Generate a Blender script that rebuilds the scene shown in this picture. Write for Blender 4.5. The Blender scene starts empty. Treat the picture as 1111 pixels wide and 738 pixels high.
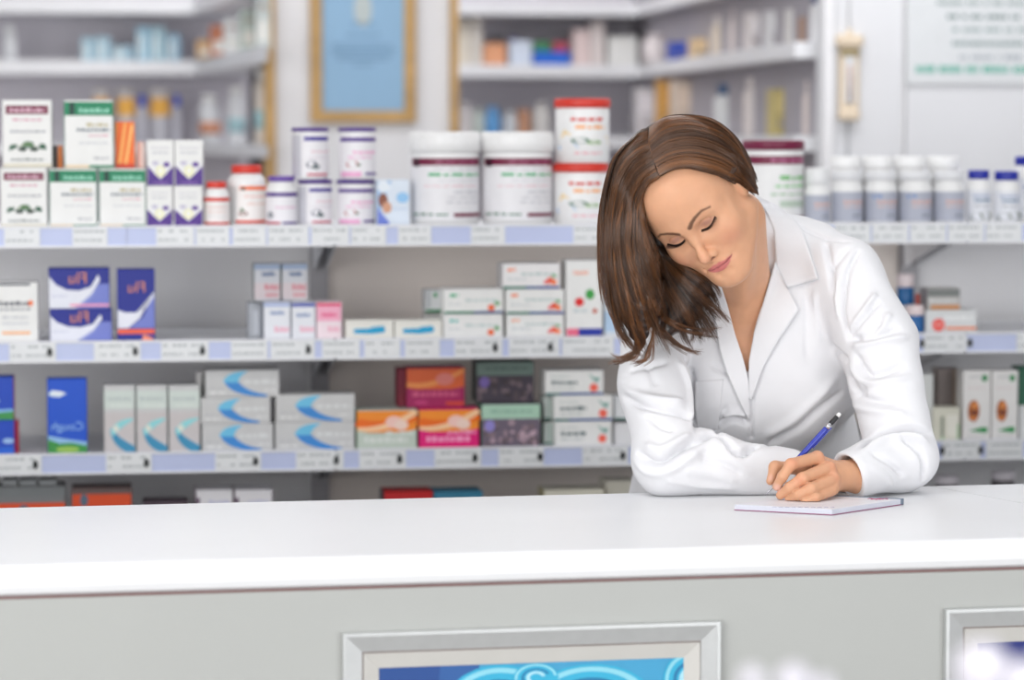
import bpy, bmesh, math, random
import numpy as np
from mathutils import Vector, Matrix
random.seed(7)
SC = bpy.context.scene
COL = SC.collection

# ---------------------------------------------------------------- camera
F_PX = 3140.0; W_PX = 1111.0; CX = 555.5; CY = 369.0
PITCH = math.atan(219.0 / F_PX)
CAM = np.array([0.0, 0.0, 1.5])
cam_d = bpy.data.cameras.new('camera'); cam = bpy.data.objects.new('camera', cam_d); COL.objects.link(cam)
cam.location = CAM; cam.rotation_euler = (math.pi / 2 - PITCH, 0, 0)
cam_d.sensor_width = 36.0; cam_d.lens = 36.0 * F_PX / W_PX
cam_d.dof.use_dof = True; cam_d.dof.focus_distance = 4.36; cam_d.dof.aperture_fstop = 2.8
cam_d.clip_end = 60
SC.camera = cam

# ---------------------------------------------------------------- world, lights, exposure
world = bpy.data.worlds.new('world'); SC.world = world; world.use_nodes = True
world.node_tree.nodes['Background'].inputs[0].default_value = (0.97, 0.98, 1.0, 1)
world.node_tree.nodes['Background'].inputs[1].default_value = 1.55

def area(name, loc, size, power, rot=(0, 0, 0), color=(1, 1, 1)):
    l = bpy.data.lights.new(name, 'AREA'); l.shape = 'RECTANGLE'; l.size, l.size_y = size
    l.energy = power; l.color = color
    o = bpy.data.objects.new(name, l); o.location = loc; o.rotation_euler = rot; COL.objects.link(o)
    return o
area('front_fill_light', (-2.6, -0.9, 1.7), (3.2, 2.3), 150, (math.radians(85), 0, math.radians(-30)), (1.0, 0.99, 0.97))  # two soft front fills, added to brighten shelves and woman; no window modelled
area('front_fill_light', (2.8, -1.1, 1.6), (3.0, 2.3), 100, (math.radians(87), 0, math.radians(30)), (0.98, 0.99, 1.0))
area('added_ceiling_light', (-0.6, 3.6, 2.90), (1.6, 0.7), 19)  # overhead lights from here on are added, their sources out of view
area('added_ceiling_light', (1.7, 4.3, 2.90), (1.2, 0.6), 9)
area('added_ceiling_light', (-1.2, 6.9, 2.90), (1.6, 0.6), 30)
area('added_ceiling_light', (0.9, 6.6, 2.90), (1.4, 0.6), 26)
area('added_ceiling_light', (-0.2, 8.8, 2.90), (2.2, 0.6), 34)

vs = SC.view_settings
vs.view_transform = 'Standard'; vs.look = 'None'; vs.gamma = 1.0; vs.exposure = -0.33
try: vs.use_curve_mapping = False
except Exception: pass

# ---------------------------------------------------------------- helpers: pixels and frames (used at build time to place things at real depths)
_cp, _sp = math.cos(PITCH), math.sin(PITCH)
def ray(px, py):
    x = px - CX; y = CY - py
    Yw = F_PX * _cp + y * _sp; Zw = -F_PX * _sp + y * _cp
    return np.array([x / Yw, 1.0, Zw / Yw])
def Wp(px, py, D): return CAM + D * ray(px, py)

class Frame:
    """vertical plane through (x0,y0), turned by deg about z; local axes: u along it, v away from the camera"""
    def __init__(s, x0, y0, deg):
        s.o = np.array([x0, y0]); s.a = math.radians(deg)
        s.u = np.array([math.cos(s.a), math.sin(s.a)]); s.v = np.array([-math.sin(s.a), math.cos(s.a)])
    def hit(s, px, py, w=0.0):
        r = ray(px, py); D = (s.o @ s.v + w) / (r[:2] @ s.v)
        p = CAM + D * r
        return (p[:2] - s.o) @ s.u, p[2]
    def world(s, t, w, z): 
        p = s.o + s.u * t + s.v * w
        return (p[0], p[1], z)

# ---------------------------------------------------------------- materials
def lin(c):
    return tuple(((v / 255.0) / 12.92 if v / 255.0 <= 0.04045 else ((v / 255.0 + 0.055) / 1.055) ** 2.4) for v in c)
MATS = {}
def mat(name, rgb=(200, 200, 200), rough=0.5, metal=0.0, spec=0.5, noise=0.0, nscale=30, bump=0.0, bscale=200, attr=False, coat=0.0, trans=0.0, sss=0.0):
    if name in MATS: return MATS[name]
    m = bpy.data.materials.new(name); m.use_nodes = True; nt = m.node_tree
    b = nt.nodes['Principled BSDF']; c = lin(rgb) + (1,)
    b.inputs['Base Color'].default_value = c; b.inputs['Roughness'].default_value = rough
    b.inputs['Metallic'].default_value = metal; b.inputs['Specular IOR Level'].default_value = spec
    b.inputs['Coat Weight'].default_value = coat; b.inputs['Transmission Weight'].default_value = trans
    src = None
    if attr:
        a = nt.nodes.new('ShaderNodeAttribute'); a.attribute_name = 'Col'; src = a.outputs['Color']
    tc = nt.nodes.new('ShaderNodeTexCoord')
    if noise > 0:
        n = nt.nodes.new('ShaderNodeTexNoise'); n.inputs['Scale'].default_value = nscale; n.inputs['Detail'].default_value = 4
        nt.links.new(tc.outputs['Object'], n.inputs['Vector'])
        mp = nt.nodes.new('ShaderNodeMapRange'); mp.inputs[1].default_value = 0.3; mp.inputs[2].default_value = 0.7
        mp.inputs[3].default_value = 1 - noise; mp.inputs[4].default_value = 1.0
        nt.links.new(n.outputs['Fac'], mp.inputs[0])
        mx = nt.nodes.new('ShaderNodeMix'); mx.data_type = 'RGBA'; mx.blend_type = 'MULTIPLY'; mx.inputs[0].default_value = 1
        if src is not None: nt.links.new(src, mx.inputs[6])
        else: mx.inputs[6].default_value = c
        nt.links.new(mp.outputs[0], mx.inputs[7]); src = mx.outputs[2]
    if src is not None: nt.links.new(src, b.inputs['Base Color'])
    if bump > 0:
        n = nt.nodes.new('ShaderNodeTexNoise'); n.inputs['Scale'].default_value = bscale; n.inputs['Detail'].default_value = 3
        nt.links.new(tc.outputs['Object'], n.inputs['Vector'])
        bm = nt.nodes.new('ShaderNodeBump'); bm.inputs['Strength'].default_value = bump; bm.inputs['Distance'].default_value = 0.002
        nt.links.new(n.outputs['Fac'], bm.inputs['Height']); nt.links.new(bm.outputs['Normal'], b.inputs['Normal'])
    MATS[name] = m; return m

M_CARTON = mat('printed_carton', rough=0.45, attr=True, noise=0.04, nscale=40)
M_PLASTIC = mat('moulded_plastic', rough=0.35, attr=True, noise=0.03, nscale=60)
M_WALL = mat('painted_wall', (232, 232, 235), 0.7, noise=0.04, nscale=3, bump=0.1)
M_WALLR = mat('painted_wall_panel', (222, 223, 227), 0.6, noise=0.03, nscale=3, bump=0.1)
M_WOOD = mat('light_oak_trim', (204, 164, 104), 0.5, noise=0.25, nscale=18)
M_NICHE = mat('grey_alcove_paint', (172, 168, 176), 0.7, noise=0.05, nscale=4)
M_ALC = mat('brightened_alcove_back', (222, 218, 226), 0.7, noise=0.05, nscale=4)  # lighter than the alcove side wall, standing in for light blocked there
M_SHELF = mat('white_enamel_shelf', (238, 239, 243), 0.4, noise=0.03, nscale=10)
M_RAIL = mat('lavender_ticket_rail', (196, 205, 238), 0.35, noise=0.04, nscale=14)
M_BACKP = mat('grey_back_panel', (240, 239, 240), 0.55, noise=0.06, nscale=3)
M_BACKW = mat('warm_back_panel', (246, 236, 228), 0.55, noise=0.06, nscale=3)
M_UPR = mat('dark_slotted_upright', (176, 174, 178), 0.5, noise=0.1, nscale=30)
M_FLOOR = mat('vinyl_floor', (168, 166, 164), 0.4, noise=0.12, nscale=4)
M_CEIL = mat('ceiling_tile', (235, 235, 235), 0.8, noise=0.05, nscale=30)
M_TOP = mat('white_laminate_worktop', (240, 241, 243), 0.32, noise=0.015, nscale=8)
M_FRONT = mat('pale_grey_counter_panel', (180, 182, 179), 0.5, noise=0.03, nscale=3, bump=0.08, bscale=400)
M_LINE = mat('brown_joint_strip', (140, 110, 108), 0.6, noise=0.1)
M_ALU = mat('brushed_aluminium', (205, 207, 207), 0.33, metal=0.55, noise=0.05, nscale=60)
M_BEZEL = mat('ivory_inner_bezel', (205, 203, 198), 0.5, noise=0.04)
M_DARK = mat('dark_gap', (40, 30, 34), 0.8, noise=0.1)

# ---------------------------------------------------------------- mesh building
class MB:
    """collects coloured polygons into one mesh"""
    def __init__(s): s.v = []; s.f = []; s.c = []; s.sm = []
    def poly(s, pts, col=(255, 255, 255), smooth=False):
        n = len(s.v); s.v += [tuple(p) for p in pts]; s.f.append(tuple(range(n, n + len(pts)))); s.c.append(col); s.sm.append(smooth)
    def box(s, x0, x1, y0, y1, z0, z1, col=(255, 255, 255), side=None, top=None, bev=0.0):
        side = side or col; top = top or col
        if bev <= 0:
            n = len(s.v)
            s.v += [(x0,y0,z0),(x1,y0,z0),(x1,y1,z0),(x0,y1,z0),(x0,y0,z1),(x1,y0,z1),(x1,y1,z1),(x0,y1,z1)]
            for q, c in (((0,1,5,4),col),((1,2,6,5),side),((2,3,7,6),col),((3,0,4,7),side),((4,5,6,7),top),((3,2,1,0),top)):
                s.f.append(tuple(n+i for i in q)); s.c.append(c); s.sm.append(False)
            return
        # bevelled box: 24 verts
        b = bev; n = len(s.v); V = {}
        for ix in (0,1):
            for iy in (0,1):
                for iz in (0,1):
                    X = (x0,x1)[ix]; Y = (y0,y1)[iy]; Z = (z0,z1)[iz]
                    sx = b if ix==0 else -b; sy = b if iy==0 else -b; sz = b if iz==0 else -b
                    V[ix,iy,iz,0] = len(s.v); s.v.append((X, Y+sy, Z+sz))
                    V[ix,iy,iz,1] = len(s.v); s.v.append((X+sx, Y, Z+sz))
                    V[ix,iy,iz,2] = len(s.v); s.v.append((X+sx, Y+sy, Z))
        def F(ids, c): s.f.append(tuple(ids)); s.c.append(c); s.sm.append(False)
        o4 = ((0,0),(1,0),(1,1),(0,1))
        for ix in (0,1):
            q = [V[ix,a,c_,0] for a,c_ in o4]; F(q if ix else q[::-1], side)
        for iy in (0,1):
            q = [V[a,iy,c_,1] for a,c_ in o4]; F(q[::-1] if iy else q, col)
        for iz in (0,1):
            q = [V[a,c_,iz,2] for a,c_ in o4]; F(q if iz else q[::-1], top)
        for iy in (0,1):
            for iz in (0,1):
                q = [V[0,iy,iz,1],V[1,iy,iz,1],V[1,iy,iz,2],V[0,iy,iz,2]]; F(q if iy!=iz else q[::-1], col)
        for ix in (0,1):
            for iz in (0,1):
                q = [V[ix,0,iz,0],V[ix,1,iz,0],V[ix,1,iz,2],V[ix,0,iz,2]]; F(q if ix==iz else q[::-1], side)
        for ix in (0,1):
            for iy in (0,1):
                q = [V[ix,iy,0,0],V[ix,iy,1,0],V[ix,iy,1,1],V[ix,iy,0,1]]; F(q if ix!=iy else q[::-1], side)
                for iz in (0,1): F([V[ix,iy,iz,0],V[ix,iy,iz,1],V[ix,iy,iz,2]] if (ix+iy+iz)%2==1 else [V[ix,iy,iz,2],V[ix,iy,iz,1],V[ix,iy,iz,0]], col)
    def lathe(s, prof, cx=0, cy=0, n=28, smooth=True):
        """prof: list of (r, z, colour of the band above)"""
        rings = []
        for r, z, c in prof:
            rings.append(len(s.v))
            s.v += [(cx + r*math.cos(2*math.pi*k/n), cy + r*math.sin(2*math.pi*k/n), z) for k in range(n)]
        for i in range(len(prof)-1):
            a, b = rings[i], rings[i+1]
            for k in range(n):
                k2 = (k+1) % n
                s.f.append((a+k, a+k2, b+k2, b+k)); s.c.append(prof[i][2]); s.sm.append(smooth)
        s.f.append(tuple(rings[0]+k for k in range(n))[::-1]); s.c.append(prof[0][2]); s.sm.append(False)
        s.f.append(tuple(rings[-1]+k for k in range(n))); s.c.append(prof[-1][2]); s.sm.append(False)
    def tube(s, pts, r, col=(255,255,255), n=10, cap=True):
        pts = [Vector(p) for p in pts]; rs = r if isinstance(r, (list, tuple)) else [r]*len(pts)
        up = None; rings = []
        for i, p in enumerate(pts):
            t = (pts[min(i+1, len(pts)-1)] - pts[max(i-1, 0)]).normalized()
            if up is None: up = Vector((0,0,1)) if abs(t.z) < 0.9 else Vector((1,0,0))
            a = t.cross(up).normalized(); b = a.cross(t).normalized(); up = b
            rings.append(len(s.v))
            s.v += [tuple(p + rs[i]*(a*math.cos(2*math.pi*k/n) + b*math.sin(2*math.pi*k/n))) for k in range(n)]
        for i in range(len(pts)-1):
            for k in range(n):
                k2=(k+1)%n; s.f.append((rings[i]+k, rings[i+1]+k, rings[i+1]+k2, rings[i]+k2)); s.c.append(col); s.sm.append(True)
        if cap:
            s.f.append(tuple(rings[0]+k for k in range(n))); s.c.append(col); s.sm.append(False)
            s.f.append(tuple(rings[-1]+k for k in range(n))[::-1]); s.c.append(col); s.sm.append(False)
    def build(s, name, material, parent=None, loc=None, rz=None):
        me = bpy.data.meshes.new(name); me.from_pydata(s.v, [], s.f)
        ca = me.color_attributes.new('Col', 'FLOAT_COLOR', 'CORNER')
        buf = []
        for f, c in zip(s.f, s.c): buf += list(lin(c) + (1.0,)) * len(f)
        ca.data.foreach_set('color', buf)
        me.polygons.foreach_set('use_smooth', s.sm)
        me.materials.append(material)
        o = bpy.data.objects.new(name, me); COL.objects.link(o)
        if parent is not None: o.parent = parent
        if loc is not None: o.location = loc
        if rz is not None: o.rotation_euler = (0, 0, rz)
        return o
def empty(name, loc, rz=0.0):
    o = bpy.data.objects.new(name, None); o.empty_display_size = 0.05; COL.objects.link(o)
    o.location = loc; o.rotation_euler = (0, 0, rz); return o
def tag(o, label, cat, group=None, kind=None):
    o['label'] = label; o['category'] = cat
    if group: o['group'] = group
    if kind: o['kind'] = kind
    return o
def struct(o):
    o['kind'] = 'structure'; return o

# ---------------------------------------------------------------- frames of the place
GON = Frame(0.0, 5.60, 8.0)        # front plane of the product shelving
CTR = Frame(0.0, 3.82, 10.8)       # front edge plane of the counter
FAR = Frame(0.0, 8.50, 8.0)        # far wall with the alcoves

# ---------------------------------------------------------------- room
m = MB(); m.box(-4.5, 5.0, -2.0, 12.5, -0.1, 0.0); struct(m.build('floor', M_FLOOR))
m = MB(); m.box(-4.5, 5.0, -2.0, 12.5, 3.0, 3.1); struct(m.build('ceiling', M_CEIL))
m = MB(); m.box(-4.6, -4.5, -2.0, 12.5, 0.0, 3.0); struct(m.build('wall_left', M_WALL))
m = MB(); m.box(5.0, 5.1, -2.0, 12.5, 0.0, 3.0); struct(m.build('wall_right', M_WALL))
m = MB(); m.box(-4.5, 5.0, 12.4, 12.5, 0.0, 3.0); struct(m.build('wall_back', M_NICHE))
for lx, ly, sx, sy in ((-0.6, 3.6, 1.6, 0.7), (1.7, 4.3, 1.2, 0.6), (-1.2, 6.9, 1.6, 0.6), (0.9, 6.6, 1.4, 0.6), (-0.2, 8.8, 2.2, 0.6)):  # unseen housings added to go with the overhead lights
    t = empty('added_ceiling_lamp', (lx, ly, 2.93)); tag(t, 'added unseen ceiling lamp ' + {3.6: 'above the counter front', 4.3: 'above the woman', 8.8: 'before the far alcoves'}.get(ly, 'behind her left of centre' if lx < 0 else 'behind her right of centre'), 'lamp', 'added ceiling lamps out of frame')
    m = MB(); m.box(-sx/2-.03, sx/2+.03, -sy/2-.03, sy/2+.03, 0.02, 0.07); m.build('added_lamp_housing', M_SHELF, t)

def gl(fr, name, material, t0, t1, w0, w1, z0, z1, bev=0.0, parent=None):
    """a box laid out in a frame's axes"""
    m = MB(); m.box(t0, t1, w0, w1, z0, z1, bev=bev)
    o = m.build(name, material, parent)
    if parent is None: o.location = fr.world(0, 0, 0); o.rotation_euler = (0, 0, fr.a)
    return o
# ---------------------------------------------------------------- far wall: white pier, alcoves, right-hand panelled wall
def T(fr, px, w=0.0, py=200): return fr.hit(px, py, w)[0]
def Z(fr, px, py, w=0.0): return fr.hit(px, py, w)[1]
struct(gl(FAR, 'wall_pier', M_WALL, T(FAR, 299), T(FAR, 488), 0, 0.25, 0, 3.0))
struct(gl(FAR, 'trim_1', M_WOOD, T(FAR, 288), T(FAR, 299) - .001, -0.03, 0.22, 0, 2.999))
struct(gl(FAR, 'trim_2', M_WOOD, T(FAR, 488) + .001, T(FAR, 496.5), -0.03, 0.22, 0, 2.999))
BK = 1.55                           # depth of the alcoves behind the pier
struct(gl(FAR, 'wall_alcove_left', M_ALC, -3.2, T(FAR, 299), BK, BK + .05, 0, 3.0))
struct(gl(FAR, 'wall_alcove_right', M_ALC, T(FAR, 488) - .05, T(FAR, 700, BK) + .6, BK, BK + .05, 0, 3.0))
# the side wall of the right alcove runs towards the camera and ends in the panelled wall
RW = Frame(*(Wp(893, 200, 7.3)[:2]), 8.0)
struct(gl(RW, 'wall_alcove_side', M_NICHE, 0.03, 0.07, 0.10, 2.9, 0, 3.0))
struct(gl(RW, 'wall_panel', M_WALLR, 0.0, T(RW, 979) - .003, 0, 0.08, 0, 3.0))
struct(gl(RW, 'wall_panel_far', M_WALLR, T(RW, 982) + .002, 2.6, 0, 0.08, 0, 3.0))
struct(gl(RW, 'trim_3', M_BACKP, T(RW, 979) - .002, T(RW, 982) + .001, 0.012, 0.07, 0, 3.0))
struct(gl(RW, 'trim_4', M_WALL, -0.004, T(RW, 904), -0.015, -0.001, 0, 3.0, bev=.004))

# certificate on the pier
def certificate():
    x0, z1 = FAR.hit(336, -60, -.02); x1, z0 = FAR.hit(451, 133, -.02)
    cx = (x0 + x1) / 2; t = empty('framed_certificate', FAR.world(cx, -.02, z0), FAR.a)
    tag(t, 'pale blue certificate in a wide oak frame on the white pier', 'certificate')
    w = (x1 - x0) / 2; h = z1 - z0; b = 0.034
    m = MB(); m.box(-w, w, -.012, .018, 0, b, bev=.004); m.box(-w, w, -.012, .018, h - b, h, bev=.004)
    m.box(-w, -w + b, -.012, .018, b, h - b, bev=.004); m.box(w - b, w, -.012, .018, b, h - b, bev=.004)
    m.build('frame', M_WOOD, t)
    m = MB(); m.box(-w + b, w - b, 0.0, .010, b, h - b, (143, 182, 214)); sheet = m.build('sheet', M_CARTON, t)
    m = MB(); y = -.0008
    def q(ax, bx, az, bz, c):
        m.poly([(ax, y, az), (bx, y, az), (bx, y, bz), (ax, y, bz)], c)
    zc = lambda py: Z(FAR, 393, py, -.02) - z0
    seal = [(.026 * math.cos(k * math.pi / 12), y, zc(10) + .05 * math.sin(k * math.pi / 12)) for k in range(24)]
    m.poly(seal, (190, 200, 200))
    for k, (py, ww) in enumerate(((38, .05), (49, .085), (54, .095), (59, .09), (64, .075), (70, .03), (25, .03))):
        q(-ww, ww, zc(py + 1.6), zc(py - 1.0), (112, 150, 184))
    m.build('printing', M_CARTON, sheet)
certificate()

# beige thermometer plaque on the right wall
def thermometer():
    x0, z1 = RW.hit(908, 31, -.02); x1, z0 = RW.hit(936, 131, -.02)
    t = empty('wall_thermometer', RW.world((x0+x1)/2, -.001, z0), RW.a)
    tag(t, 'tall beige wall thermometer plaque hung on the panelled wall', 'thermometer')
    w = (x1-x0)/2; h = z1-z0; c = (222, 205, 182)
    m = MB(); m.box(-w*.75, w*.75, -.018, 0, .02, h-.03, c, bev=.004); m.box(-w, w, -.028, 0, h-.045, h-.015, c, bev=.006)
    m.box(-w*.8, w*.8, -.024, 0, 0, .03, c, bev=.006); m.lathe([(.008,h-.02,c),(.006,h,c)],0,-.012,10)
    m.build('backboard', M_CARTON, t)
    m = MB(); m.box(-w*.36, w*.36, -.021, -.0185, .045, h-.07, (214, 216, 220)); m.build('scale_plate', M_CARTON, t)
    m = MB(); m.tube([(0, -.024, .05), (0, -.024, h-.09)], .003, (190, 150, 130), 8); m.build('glass_tube', M_PLASTIC, t)
    m = MB(); m.box(-w*.7, w*.7, -.022, -.018, h-.068, h-.05, (150, 134, 96)); m.build('cap_band', M_CARTON, t)
    m = MB(); m.tube([(0, -.01, h-.01), (0, -.006, h+.05), (0, -.004, h+.3)], .0012, (150,150,150), 6); m.build('hanging_cord', M_PLASTIC, t)
    m = MB(); m.tube([(0, -.006, .02), (0, -.004, -.36)], .003, (170,172,176), 6); m.build('lead', M_PLASTIC, t)
thermometer()

# notice at the top right
def notice():
    x0, z1 = RW.hit(985, -40, -.01); x1, z0 = RW.hit(1150, 92, -.01)
    t = empty('wall_notice', RW.world(x0, -.001, z0), RW.a); tag(t, 'white wall notice with rows of green lettering at top right', 'sign')
    w = x1-x0; h = z1-z0
    m = MB(); m.box(0, w, -.006, 0, 0, h, (216, 219, 222), bev=.002); b = m.build('board', M_CARTON, t)
    m = MB(); rnd = random.Random(3)
    for py, a, c_, col, hh in ((3, 1015, 1108, (150,165,165), 5), (18, 1026, 1104, (120, 140, 140), 5), (32, 1032, 1112, (150,168,168), 5), (47, 1032, 1108, (130,150,150), 5), (62, 1040, 1104, (168,176,184), 5), (75, 993, 1130, (96, 178, 160), 8)):
        X0 = T(RW, a, -.01)-x0; X1 = T(RW, c_, -.01)-x0; zz = Z(RW, 1050, py, -.01)-z0; dz = hh/3140*7.3/2; x = X0
        while x < X1:
            ww = rnd.uniform(.006, .014)
            m.poly([(x, -.0068, zz-dz), (x+ww, -.0068, zz-dz), (x+ww, -.0068, zz+dz*rnd.uniform(.5, 1)), (x, -.0068, zz+dz)], col)
            x += ww + (.003 if rnd.random() < .82 else .012)
    m.build('lettering', M_CARTON, b)['kind'] = 'stuff'
notice()

# alcove shelves
ALC = {}
def alcove_shelf(frame, name, pts, z, th, label):
    """a board given by its plan outline (world x, y)"""
    m = MB(); n = len(pts)
    m.poly([(p[0], p[1], z) for p in pts]); m.poly([(p[0], p[1], z - th) for p in pts][::-1])
    for i in range(n):
        a, b = pts[i], pts[(i+1) % n]
        m.poly([(a[0], a[1], z-th), (b[0], b[1], z-th), (b[0], b[1], z), (a[0], a[1], z)])
    t = empty(name, (0, 0, 0)); tag(t, label, 'shelf'); m.build('shelf_board', M_SHELF, t)
    return z
def plan(px, D): p = Wp(px, 150, D); return (p[0], p[1])
zL = [1.5 + (150 - py) / F_PX * 9.75 for py in (68, 4, 156)]
names = ['white alcove shelf holding light blue boxes at far left', 'topmost white shelf of the left alcove', 'lowest white shelf of the left alcove behind the yellow labels']
def FW(t, w): return FAR.world(t, w, 0)[:2]
for z, py, nm in zip(zL, (80, 10, 166), names):
    tb = T(FAR, 212, 1.2); a = FW(-3.0, 1.2); b = FW(tb, 1.2); c = plan(291, 7.9); d = plan(296, 7.9)
    e = FW(T(FAR, 288)-.002, .05)
    alcove_shelf(None, 'alcove_shelf', [a, b, c, (e[0]-.004, e[1]-.06), FW(T(FAR,288)-.003, .5), FW(T(FAR,299)-.01, BK-.002), FW(-3.0, BK-.002)], z, .045 if py != 166 else .035, nm)
zR = [1.5 + (150 - py) / F_PX * 9.85 for py in (72, 6, 148)]
names = ['white alcove shelf with the bright blue box in the right alcove', 'topmost white shelf of the right alcove', 'lowest white shelf of the right alcove']
def RWp(t, w): return RW.world(t, w, 0)[:2]
for z, nm in zip(zR, names):
    tb = T(FAR, 690, 1.2)
    alcove_shelf(None, 'alcove_shelf', [FW(T(FAR, 497), 1.2), FW(tb, 1.2), RWp(-.05, 0.10), RWp(.026, 0.10), RWp(.026, 2.75), FW(tb+.3, BK-.002), FW(T(FAR, 490), BK-.002)], z, .04, nm)

# ---------------------------------------------------------------- product shelving (gondola)
ZS = []           # top surface of each shelf
SHT = 0.016
strip_px = [(269.0, 244.0), (389.0, 366.0), (508.5, 485.0)]
for yb, yt in strip_px: ZS.append(Z(GON, 555, yt + 1.5))
ZS.append(Z(GON, 555, 606))
STRIP_H = 0.041
GL, GR = -1.75, 1.75
T_SEAM = [T(GON, 350, .3), T(GON, 350, .3) + 1.25, T(GON, 350, .3) - 1.25]
tr = empty('shelving_unit', GON.world(0, 0, 0), GON.a)
tag(tr, 'long pale grey shop shelving unit behind the counter', 'shelving')
def g(name, mat_, *a, bev=0.0, parent=None):
    m = MB(); m.box(*a, bev=bev); o = m.build(name, mat_, parent or tr); return o
zb_top = ZS[0] - .02
ts0 = T_SEAM[0]
g('back_panel', M_BACKP, GL, ts0 - .02, .42, .44, 0, zb_top)
g('back_panel', M_BACKW, ts0 + .02, ts0 + 1.23, .42, .44, 0, zb_top)
g('back_panel', M_BACKP, ts0 + 1.27, GR, .42, .44, 0, zb_top)
for ts in (ts0, ts0 + 1.25): g('upright', M_UPR, ts - .018, ts + .018, .395, .44, 0, zb_top)
g('plinth', M_UPR, GL, GR, .05, .42, 0, .10)
bays = [(GL, ts0 - .002), (ts0 + .002, ts0 + 1.248), (ts0 + 1.252, GR)]
joint_px = {0: 137, 1: 133, 2: 131, 3: 130}
TAGS = {0: [(5,44),(79,117),(170,211),(213,249),(253,289),(291,335),(338,379),(381,419),(432,468),(511,548),(622,656),(905,944),(946,985),(987,1026),(1028,1067),(1069,1108)],
        1: [(9,60),(101,152),(174,226),(250,290),(293,341),(349,390),(395,434),(439,477),(493,545),(552,607),(610,666),(1003,1050),(1104,1150)],
        2: [(-10,43),(113,163),(232,282),(320,372),(389,440),(471,522),(541,590),(632,682),(1024,1066),(1072,1112)]}
DOTS = {0: [], 1: [53,146,219,334,537,597,1001,1053], 2: [36,157,276,364,433,515,586,676,1024,1066]}
for i, zt in enumerate(ZS):
    first = None
    for b, (a, c) in enumerate(bays):
        s = g('shelf_board', M_SHELF, a, c, 0.0, .395, zt - SHT, zt)
        if b < 2:
            for tsb in (a, c):
                pass
        # folded front lip with the ticket rail
        zr1 = zt + .004; zr0 = zr1 - STRIP_H
        jt = T(GON, joint_px[i]) if b == 0 else None
        segs = [(a, jt - .0006), (jt + .0006, c)] if b == 0 else [(a, c)]
        for (p, q) in segs:
            rail = MB(); rail.box(p, q, -.006, -.0002, zr0, zr1)
            ro = rail.build('ticket_rail', M_RAIL, s)
            lip = MB(); lip.box(p, q, -.009, -.0062, zr0, zr0 + .004); lip.box(p, q, -.009, -.0062, zr1 - .004, zr1)
            lip.build('rail_lip', M_SHELF, s)
        if first is None: first = s
    for (x0, x1) in TAGS.get(i, []):
        a, _ = GON.hit(x0, 300, -.008); c, _ = GON.hit(x1, 300, -.008)
        rnd = random.Random(x0 * 7 + i)
        tg = MB(); tg.box(a, c, -.0085, -.0068, zr0 + .0042, zr1 - .0042, (232, 234, 236))
        tg_o = tg.build('price_ticket', M_CARTON, tr)
        pr = MB(); y = -.0087; hh = zr1 - zr0
        for row, (z_, h_) in enumerate(((.70, .10), (.30, .09))):
            x = a + .004
            while x < c - .012:
                ww = rnd.uniform(.003, .009)
                if rnd.random() < .75: pr.poly([(x, y, zr0 + hh*z_), (x+ww, y, zr0 + hh*z_), (x+ww, y, zr0 + hh*(z_ + h_)), (x, y, zr0 + hh*(z_+h_))], (170, 176, 178))
                x += ww + .0025
        pr.build('ticket_print', M_CARTON, tg_o)
    for px in DOTS.get(i, []):
        a, _ = GON.hit(px, 300, -.008)
        d = MB(); pts = [(a + .0048*math.cos(k*math.pi/8), -.0095, (zr0+zr1)/2 + .0085*math.sin(k*math.pi/8)) for k in range(16)]
        d.poly([(p[0], -.0112, p[2]) for p in pts], (28, 32, 34))
        for k in range(16):
            p, q = pts[k], pts[(k+1) % 16]; d.poly([(p[0], -.0085, p[2]), (q[0], -.0085, q[2]), (q[0], -.0112, q[2]), (p[0], -.0112, p[2])], (28, 32, 34))
        d.build('ticket_clip', M_PLASTIC, tr)
    # brackets beneath the board at the upright
    for ts in (ts0, ts0 + 1.25):
        bm = MB(); z0 = zt - SHT - .001
        for sx in (-.012, .012):
            pr_ = [(.394, z0), (.10, z0), (.10, z0 - .02), (.394, z0 - .085)]
            A = [(ts + sx - .0015, p[0], p[1]) for p in pr_]; B = [(ts + sx + .0015, p[0], p[1]) for p in pr_]
            bm.poly(A); bm.poly(B[::-1])
            for k in range(4): bm.poly([A[k], A[(k+1)%4], B[(k+1)%4], B[k]])
        bm.build('shelf_bracket', M_SHELF, tr)

# ---------------------------------------------------------------- counter
ZC = 0.95
CB = 0.60                                      # depth of the worktop
ct = empty('worktop', CTR.world(0, 0, 0), CTR.a); tag(ct, 'long white laminate worktop with a rounded front edge', 'worktop')
tS0 = T(CTR, 1010, CB, 527); seam = Wp(1111, 548, (1.5 - ZC) / (548 - 150) * F_PX)
s1 = (seam[:2] - CTR.o) @ CTR.u; w1 = (seam[:2] - CTR.o) @ CTR.v
sl = (s1 - tS0) / (w1 - CB)                     # the joint crosses the top at a slant
def top_slab(side):
    R = .012; prof = [(CB, ZC - .040), (CB, ZC)] + [(R - R*math.sin(k*math.pi/10)*1.0, ZC - R + R*math.cos(k*math.pi/10)) for k in range(0, 6)]
    prof += [(0.0, ZC - .028), (.003, ZC - .036), (.008, ZC - .040)]
    m = MB(); A = []; B = []
    for w, z in prof:
        ts = tS0 + sl * (w - CB)
        if side == 0: A.append((-2.0, w, z)); B.append((ts - .0012, w, z))
        else: A.append((ts + .0012, w, z)); B.append((2.6, w, z))
    n = len(prof)
    m.poly(A); m.poly(B[::-1])
    for i in range(n): m.poly([A[i], B[i], B[(i+1)%n], A[(i+1)%n]][::-1], smooth=(1 <= i <= n-3))
    return m
top_slab(0).build('worktop_slab', M_TOP, ct)
tr2 = empty('worktop', CTR.world(0, 0, 0), CTR.a); tag(tr2, 'white worktop section to the right of the slanting joint', 'worktop')
top_slab(1).build('worktop_slab', M_TOP, tr2)
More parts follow.
